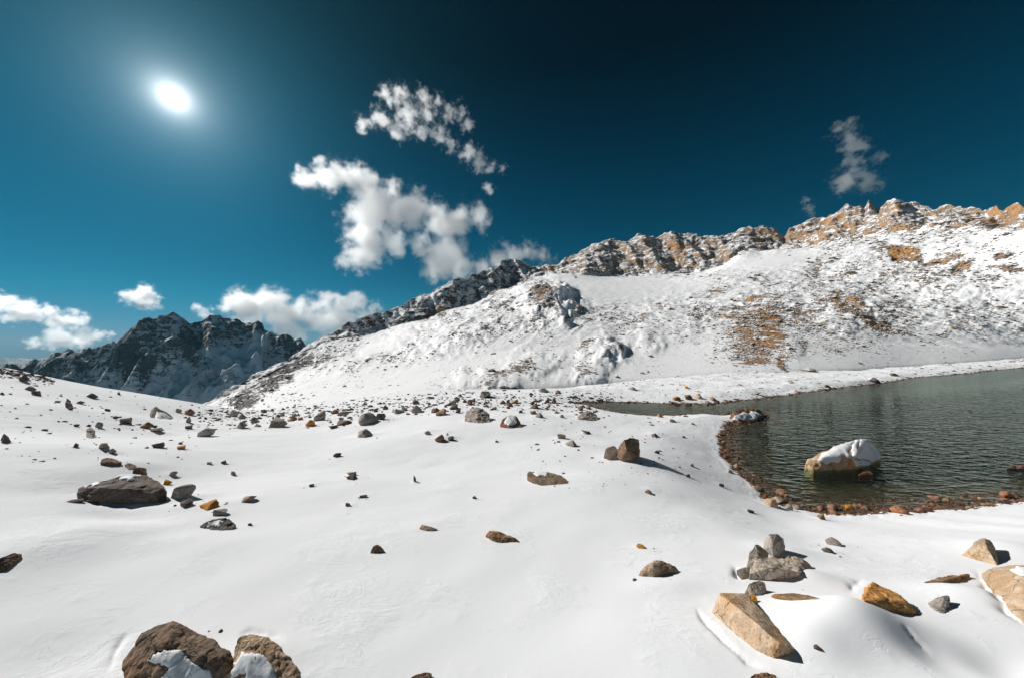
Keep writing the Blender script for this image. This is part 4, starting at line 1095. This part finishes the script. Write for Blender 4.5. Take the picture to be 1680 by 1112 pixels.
for x, y in bank:
    z = gz(x, y)[0]
    w = float(np.clip(rs.lognormal(-1.85, .5), .08, .5))
    o = bpy.data.objects.new('bank_stone', RNG.choice(LIB[RNG.choice(('round', 'round', 'flat'))])); COL.objects.link(o)
    o.scale = (w, w * rs.uniform(.7, 1), w * rs.uniform(.35, .6)); o.location = (x, y, z - .02); o.rotation_euler = (rs.uniform(-.2, .2), rs.uniform(-.2, .2), rs.uniform(0, 6.28))
    mt = RNG.choice(('red', 'red', 'brown', 'brown', 'dark', 'tan'))
    o.material_slots[0].link = 'OBJECT'; o.material_slots[0].material = ROCKS[mt]
    px = CX + F * x / y; py = CY + F * (CAM_Z - z) / y
    where = 'left bank of the lake' if px < 1262 and py < 822 else ('near bank below the lake boulder' if px < 1450 else 'near bank toward the right edge')
    if px < 1262 and py < 690: where = 'narrow end of the lake'
    size = 'larger' if w > .22 else ('small' if w > .13 else 'tiny')
    col = {'red': 'reddish', 'brown': 'brown', 'dark': 'dark', 'tan': 'tan'}[mt]
    tag(o, f"{size} {col} stone {'wet in the shallows off' if z < LAKE_Z - .03 else 'lying on'} the {where}", 'stone', 'small stones along the lake bank')
for k in range(84):
    px = rs.uniform(330, 1010); py = np.interp(px, [330, 450, 600, 760, 1010], [684, 684, 672, 662, 668]) + rs.normal(0, 8)
    w = float(np.clip(rs.lognormal(1.9, .4), 4, 14))
    mt, kd = RNG.choice(('grey', 'grey', 'dark', 'dark', 'brown', 'red')), RNG.choice(KINDS)
    third = 'left third' if px < 556 else ('middle' if px < 783 else 'right third')
    row = 'back' if py < np.interp(px, [330, 450, 600, 760, 1010], [684, 684, 672, 662, 668]) else 'front'
    col = {'grey': 'grey', 'dark': 'dark', 'brown': 'brown', 'red': 'reddish'}[mt]
    stone(px, py, w, w * rs.uniform(.4, .75), mt, kd, f"{'small' if w > 7 else 'tiny'} {col} {dict(round='rounded', peak='pointed', flat='flat')[kd]} stone at the {row} of the rubble line, {third} of it", 'small stones in the rubble line', 'rubble_stone')

ICO = None
def mass(name, label, pos, size, mats, flat=.6, seed=0):
    """thousands of small stones joined into one real mesh"""
    rs = np.random.RandomState(seed)
    bm = bmesh.new(); bmesh.ops.create_icosphere(bm, subdivisions=1, radius=.5)
    tv = np.array([v.co[:] for v in bm.verts]); tf = np.array([[v.index for v in f.verts] for f in bm.faces]); bm.free()
    n = len(pos)
    V = tv[None] * rs.uniform(.65, 1.35, (n, len(tv), 1))
    V = V * (np.asarray(size)[:, None, None] * np.stack([rs.uniform(.8, 1.5, n), rs.uniform(.7, 1.1, n), rs.uniform(flat * .6, flat * 1.3, n)], -1)[:, None])
    a = rs.uniform(0, 6.28, n); c, s = np.cos(a)[:, None], np.sin(a)[:, None]
    V = np.stack([V[..., 0] * c - V[..., 1] * s, V[..., 0] * s + V[..., 1] * c, V[..., 2]], -1) + pos[:, None]
    Fc = tf[None] + (np.arange(n) * len(tv))[:, None, None]
    o = mesh_obj(name, V.reshape(-1, 3), Fc.reshape(-1, 3), None, False, {'hue': np.repeat(rs.rand(n), len(tv))})
    o.data.materials.append(mats)
    tag(o, label, kind='stuff')
    return o
def hue_mat(name, stops, snowy=0.0):
    m = Mat(name); p = m.pos()
    r = m.n('ShaderNodeValToRGB'); m.put(r.inputs[0], m.attr('hue'))
    el = r.color_ramp.elements
    el[0].position, el[0].color = 0, (*stops[0], 1); el[1].position, el[1].color = 1, (*stops[-1], 1)
    for i, c in enumerate(stops[1:-1]):
        e = el.new((i + 1) / (len(stops) - 1)); e.color = (*c, 1)
    c = m.mix(m.noise(p, 5, 4, .7), m.mix(.55, r.outputs[0], (.01, .01, .01)), r.outputs[0])
    if snowy:
        c = m.mix(m.math('MULTIPLY', m.ramp(m.nz(), .55, .8), snowy), c, SNOW)
    return m.bsdf(c, .85, .15)
M_GREY = hue_mat('grey_rubble', [(.05, .048, .045), (.12, .11, .10), (.2, .175, .15), (.16, .10, .07), (.08, .075, .07)])
M_REDG = hue_mat('red_gravel', [(.24, .105, .06), (.12, .065, .045), (.34, .16, .09), (.09, .06, .05), (.42, .29, .2)])
M_SLOPE = hue_mat('slope_rubble', [(.10, .09, .085), (.20, .175, .15), (.42, .29, .18), (.13, .12, .11), (.52, .30, .13)], .85)

pts = np.concatenate([shore_points(3000, -.9, .4, rs), shore_points(2600, -1.3, .35, rs, True)])
dd = np.hypot(pts[:, 0], pts[:, 1])
mass('shore_gravel', 'reddish gravel lining the water edge', np.stack([pts[:, 0], pts[:, 1], gz(pts[:, 0], pts[:, 1])], -1),
     np.clip(rs.lognormal(0, .5, len(pts)) * np.clip(.004 * dd, .055, .15), .03, .45), M_REDG, .6, 5)
P = []
for k in range(1500):
    px = rs.uniform(325, 1010); py = np.interp(px, [330, 450, 600, 760, 1010], [682, 680, 668, 655, 660]) + rs.normal(0, 9)
    P.append(hit(px, py, gz))
for k in range(420):
    t = rs.rand() ** 1.3; px = -40 + 130 * t; py = np.interp(px, [-40, 0, 50, 90], [590, 601, 613, 622]) + abs(rs.normal(0, 10)) * (1 - .6 * t) + 1
    P.append(hit(px, py, gz))
for k in range(160):
    P.append(hit(rs.uniform(0, 330), rs.uniform(640, 760), gz))
for k in range(120):
    P.append(hit(rs.uniform(850, 1180), rs.uniform(670, 800), gz))
chips = []
for a in STONES + [(300, 1060, 60, 1, '', '', ''), (430, 1085, 50, 1, '', '', ''), (200, 822, 70, 1, '', '', ''), (1240, 1060, 60, 1, '', '', ''), (1280, 950, 50, 1, '', '', ''), (1080, 944, 36, 1, '', '', ''), (1030, 756, 30, 1, '', '', '')]:
    if a[2] < 9: continue
    c = hit(a[0], a[1], gz); w = a[2] * c[1] / F
    for k in range(rs.randint(1, 6)):
        x, y = c[0] + rs.normal(.35, .8) * w, c[1] + rs.normal(-.1, .55) * w
        if gz(x, y)[0] > LAKE_Z + .02: chips.append((x, y, gz(x, y)[0], float(np.clip(rs.lognormal(-2.3, .5), .04, .22)) * w))
P = np.array(P)
csz = np.array([q[3] for q in chips])
rsz = np.concatenate([np.clip(rs.lognormal(0, .5, len(P)) * P[:, 1] * .0052, .02, .6), np.clip(csz, .012, .3)])
P = np.concatenate([P, np.array([q[:3] for q in chips])])
mass('rubble', 'fine dark rubble sprinkled on the snow below the slopes', P, rsz, M_GREY, .7, 6)

# mountainside rubble: more where rock shows through
Rr, Cc = MPX.shape
w = np.clip(MROCK - .12, 0, .6) * (1 - MSMOOTH)
w = w * ((np.arange(Rr)[:, None] > 20) & (np.arange(Rr)[:, None] < MROWS[1] + 10)) * (MPX < 1760)
w = w + .02 * (np.arange(Rr)[:, None] > 10) * (np.arange(Rr)[:, None] < 60) * (MPX > 380) * (MPX < 1760)
ii = np.arange(Rr)[:, None] + 0 * MPX
dy = np.abs(np.gradient(MPY, axis=0)); w = w * np.clip(dy, .1, 4)
cl = .5 + .9 * fbm2(MPX * .02, MPY * .03, 4, 200); w = w * np.clip(cl, .05, 2) ** 1.5
w = w.ravel() / w.sum()
sel = rs.choice(Rr * Cc, 17000, p=w)
pos = MP.reshape(-1, 3)[sel]
ap = []
while len(ap) < 900:
    px = rs.uniform(930, 1690); top, bot = np.interp(px, [930, 1200, 1680], [628, 612, 588]), np.interp(px, [930, 1200, 1680], [655, 655, 602])
    ap.append(hit(px, rs.uniform(top, bot - 1), gz))
pos = np.concatenate([pos, np.array(ap)])
mass('slope_stones', 'countless small stones dotting the snowy mountainside', pos,
     np.clip(rs.lognormal(0, .55, len(pos)) * pos[:, 1] * .0034, .1, 6), M_SLOPE, .75, 7)

# ------------------------------------------------------------------ clouds: voxel volumes far beyond the mountains
def cloud_mat():
    m = bpy.data.materials.new('cloud_vapour'); m.use_nodes = True
    nt = m.node_tree; nt.nodes.clear()
    out, v = nt.nodes.new('ShaderNodeOutputMaterial'), nt.nodes.new('ShaderNodeVolumePrincipled')
    v.inputs['Color'].default_value = (.999, .999, .999, 1)
    v.inputs['Density'].default_value = CLOUD_DENSITY
    v.inputs['Anisotropy'].default_value = .82
    nt.links.new(v.outputs[0], out.inputs['Volume'])
    m.cycles.volume_step_rate = 2.2
    return m
CLOUD_DENSITY = .0105
M_CLOUD = cloud_mat()
CLOUD_D = 17000.0
def cloud(puffs, label, thin=1.0, wisp=.5, group=None, seed=0, vox=None):
    """puffs: (px, py, radius) in the photograph, turned into spheres at the cloud's own distance"""
    r = random.Random(seed); s = CLOUD_D / F
    S = []
    for px, py, rad in puffs:
        p = unproj(px, py, CLOUD_D); p[1] += r.uniform(-.4, .4) * rad * s
        S.append((p, rad * s))
    c = np.mean([p for p, _ in S], 0)
    lo = np.min([p - 1.7 * q for p, q in S], 0) - c; hi = np.max([p + 1.7 * q for p, q in S], 0) - c
    step = vox or 1.1 * s
    res = [int(max(8, (b - a) / step)) for a, b in zip(lo, hi)]
    ng = bpy.data.node_groups.new('cloud_shape', 'GeometryNodeTree')
    ng.interface.new_socket('Geometry', in_out='INPUT', socket_type='NodeSocketGeometry')
    ng.interface.new_socket('Geometry', in_out='OUTPUT', socket_type='NodeSocketGeometry')
    N, L = ng.nodes.new, ng.links.new
    go = N('NodeGroupOutput'); N('NodeGroupInput')
    def M(op, a, b=None, clamp=False):
        n = N('ShaderNodeMath'); n.operation = op; n.use_clamp = clamp
        for i, x in enumerate((a, b)):
            if x is None: continue
            if isinstance(x, (int, float)): n.inputs[i].default_value = x
            else: L(x, n.inputs[i])
        return n.outputs[0]
    def VM(op, a, b=None, scale=None):
        n = N('ShaderNodeVectorMath'); n.operation = op
        for i, x in enumerate((a, b)):
            if x is None: continue
            if isinstance(x, (tuple, list)): n.inputs[i].default_value = x
            else: L(x, n.inputs[i])
        if scale is not None: n.inputs['Scale'].default_value = scale
        return n.outputs['Value'] if op == 'DISTANCE' else n.outputs[0]
    def noise(vec, scale, detail, rough, off):
        n = N('ShaderNodeTexNoise'); n.noise_dimensions = '3D'
        o = VM('ADD', vec, (off, off * .7, -off)); L(o, n.inputs['Vector'])
        n.inputs['Scale'].default_value = scale; n.inputs['Detail'].default_value = detail; n.inputs['Roughness'].default_value = rough
        return n
    pos = N('GeometryNodeInputPosition').outputs[0]
    R = float(np.mean([q for _, q in S]))
    wn = noise(pos, 1.1 / R, 3, .6, 100.0 + seed * 50 * R)
    wv = VM('SCALE', VM('SUBTRACT', wn.outputs['Color'], (.5, .5, .5)), scale=(1.5 + 1.6 * wisp) * R)
    wm = noise(pos, 3.4 / R, 4, .6, 200.0 + seed * 40 * R)
    pw = VM('ADD', VM('ADD', pos, wv), VM('SCALE', VM('SUBTRACT', wm.outputs['Color'], (.5, .5, .5)), scale=.8 * wisp * R))
    f = None
    for p, q in S:
        d = M('SUBTRACT', 1.0, M('DIVIDE', VM('DISTANCE', pw, [float(t) for t in (p - c)]), q))
        if f is None: f = d
        else:
            n = N('ShaderNodeMath'); n.operation = 'SMOOTH_MAX'; L(f, n.inputs[0]); L(d, n.inputs[1]); n.inputs[2].default_value = .35
            f = n.outputs[0]
    n1 = noise(pos, .95 / R, 10, .69, 31.0 + seed * 77 * R).outputs[0]
    n1 = M('SUBTRACT', n1, .5)
    v = M('ADD', f, M('MULTIPLY', n1, 2.1 + 1.3 * wisp))
    v = M('SUBTRACT', v, -.06 + .20 * wisp)
    v = M('MULTIPLY', v, 1.6, True)
    n2 = M('SUBTRACT', noise(VM('MULTIPLY', pw, (1.0, 1.0, 1.6)), 1.3 / R, 10, .72, 61.0 + seed * 33 * R).outputs[0], .5)
    fr = M('POWER', M('ADD', M('MULTIPLY', f, .75), M('MULTIPLY', n2, 4.2), True), 2.0)      # torn, feathery fringe
    v = M('ADD', M('POWER', v, 1.6), M('MULTIPLY', fr, .07 + .08 * wisp))
    v = M('MULTIPLY', v, thin * 260.0 / R)
    vc = N('GeometryNodeVolumeCube')
    L(v, vc.inputs['Density'])
    vc.inputs['Min'].default_value = [float(t) for t in lo]; vc.inputs['Max'].default_value = [float(t) for t in hi]
    for k, t in zip(('Resolution X', 'Resolution Y', 'Resolution Z'), res): vc.inputs[k].default_value = t
    sm = N('GeometryNodeSetMaterial'); sm.inputs['Material'].default_value = M_CLOUD
    L(vc.outputs[0], sm.inputs[0]); L(sm.outputs[0], go.inputs[0])
    vol = bpy.data.volumes.new('cloud'); vol.materials.append(M_CLOUD)
    o = bpy.data.objects.new('cloud', vol); COL.objects.link(o)
    o.location = c
    md = o.modifiers.new('shape', 'NODES'); md.node_group = ng
    tag(o, label, 'cloud', group or 'clouds in the sky')
    return o

CLOUDS = [
 ([(505, 297, 20), (530, 288, 24), (562, 287, 24), (590, 296, 24), (606, 318, 30), (640, 315, 20), (600, 350, 34), (585, 380, 30), (640, 348, 34), (680, 352, 34), (720, 362, 32), (752, 362, 28), (780, 355, 22), (795, 372, 14), (612, 400, 32), (585, 420, 24), (570, 432, 16), (645, 392, 24), (690, 392, 14), (700, 412, 20), (735, 424, 38), (715, 440, 24), (755, 438, 24)],
  'large white heaped cloud in mid sky with a round lobe at its lower right', dict(wisp=.45, thin=1.15)),
 ([(595, 200, 15), (620, 192, 17), (640, 162, 17), (660, 158, 16), (690, 160, 16), (712, 168, 15), (668, 188, 22), (700, 192, 18), (655, 212, 18), (690, 212, 16), (735, 182, 14), (757, 190, 14), (765, 207, 12), (722, 222, 16), (742, 238, 14), (765, 250, 16), (785, 265, 16), (806, 275, 13), (822, 276, 8)],
  'wispy torn cloud curving down to the right high above the heaped one', dict(wisp=1.0, thin=.8)),
 ([(800, 310, 9), (806, 314, 7)], 'tiny cloud puff under the tail of the wispy torn cloud', dict(wisp=.5, thin=.7)),
 ([(790, 440, 22), (815, 428, 22), (842, 416, 20), (866, 412, 18), (886, 422, 16), (905, 428, 10), (830, 445, 24)], 'white cloud peeking from behind the pointed peak of the long ridge', dict(wisp=.6, thin=.9)),
 ([(330, 508, 10), (340, 520, 12), (372, 494, 18), (388, 484, 14), (402, 498, 26), (430, 494, 26), (458, 490, 20), (410, 520, 26), (450, 520, 28), (482, 512, 24), (512, 502, 22), (540, 498, 18), (566, 500, 20), (590, 498, 18), (614, 504, 14), (520, 526, 26), (565, 526, 26), (600, 522, 20), (480, 545, 24), (540, 548, 20)],
  'long bank of white cloud behind the dark mountain and the foot of the ridge', dict(wisp=.4)),
 ([(212, 487, 14), (230, 480, 15), (248, 484, 12), (240, 496, 14), (258, 500, 7)], 'small white cloud puff floating just above the dark mountain', dict(wisp=.6, thin=.9)),
 ([(-12, 505, 18), (12, 498, 18), (34, 508, 20), (55, 515, 18), (75, 512, 12), (14, 520, 12), (100, 527, 16), (122, 525, 16), (140, 523, 9), (85, 525, 9)], 'ragged white cloud low in the sky at the left edge', dict(wisp=.6, thin=.9)),
 ([(60, 560, 12), (85, 553, 17), (108, 558, 18), (130, 556, 16), (152, 553, 16), (168, 550, 10), (182, 546, 5)], 'low flat cloud touching the left shoulder of the dark mountain', dict(wisp=.5, thin=.9)),
 ([(1378, 213, 14), (1396, 212, 12), (1392, 235, 16), (1418, 240, 16), (1436, 262, 12), (1395, 268, 14), (1398, 290, 22), (1420, 302, 18), (1385, 305, 14), (1437, 308, 10)], 'thin hazy wisp of cloud above the sharp summit on the right', dict(wisp=1.0, thin=1.3)),
 ([(1322, 330, 7), (1328, 342, 9), (1332, 352, 6)], 'tiny faint shred of cloud below the thin hazy wisp', dict(wisp=1.0, thin=.8)),
]
for i, (pf, lab, kw) in enumerate(CLOUDS):
    cloud(pf, lab, seed=i + 1, **kw)
SC.cycles.volume_bounces = 14
SC.cycles.volume_max_steps = 256

# ------------------------------------------------------------------ thin mountain air
def build_haze():
    m = bpy.data.materials.new('haze'); m.use_nodes = True
    nt = m.node_tree; nt.nodes.clear()
    out, v = nt.nodes.new('ShaderNodeOutputMaterial'), nt.nodes.new('ShaderNodeVolumePrincipled')
    v.inputs['Color'].default_value = (.30, .75, 1.0, 1)
    v.inputs['Density'].default_value = 2.0e-5
    v.inputs['Anisotropy'].default_value = 0.0
    nt.links.new(v.outputs[0], out.inputs['Volume'])
    bm = bmesh.new(); bmesh.ops.create_cube(bm, size=1)
    for p in bm.verts: p.co = (p.co.x * 24000, p.co.y * 24000, -672 if p.co.z < 0 else 240)
    me = bpy.data.meshes.new('haze'); bm.to_mesh(me); bm.free(); me.materials.append(m)
    o = bpy.data.objects.new('haze', me); COL.objects.link(o)
    tag(o, 'thin blue mountain air veiling the far peaks', kind='stuff')
build_haze()
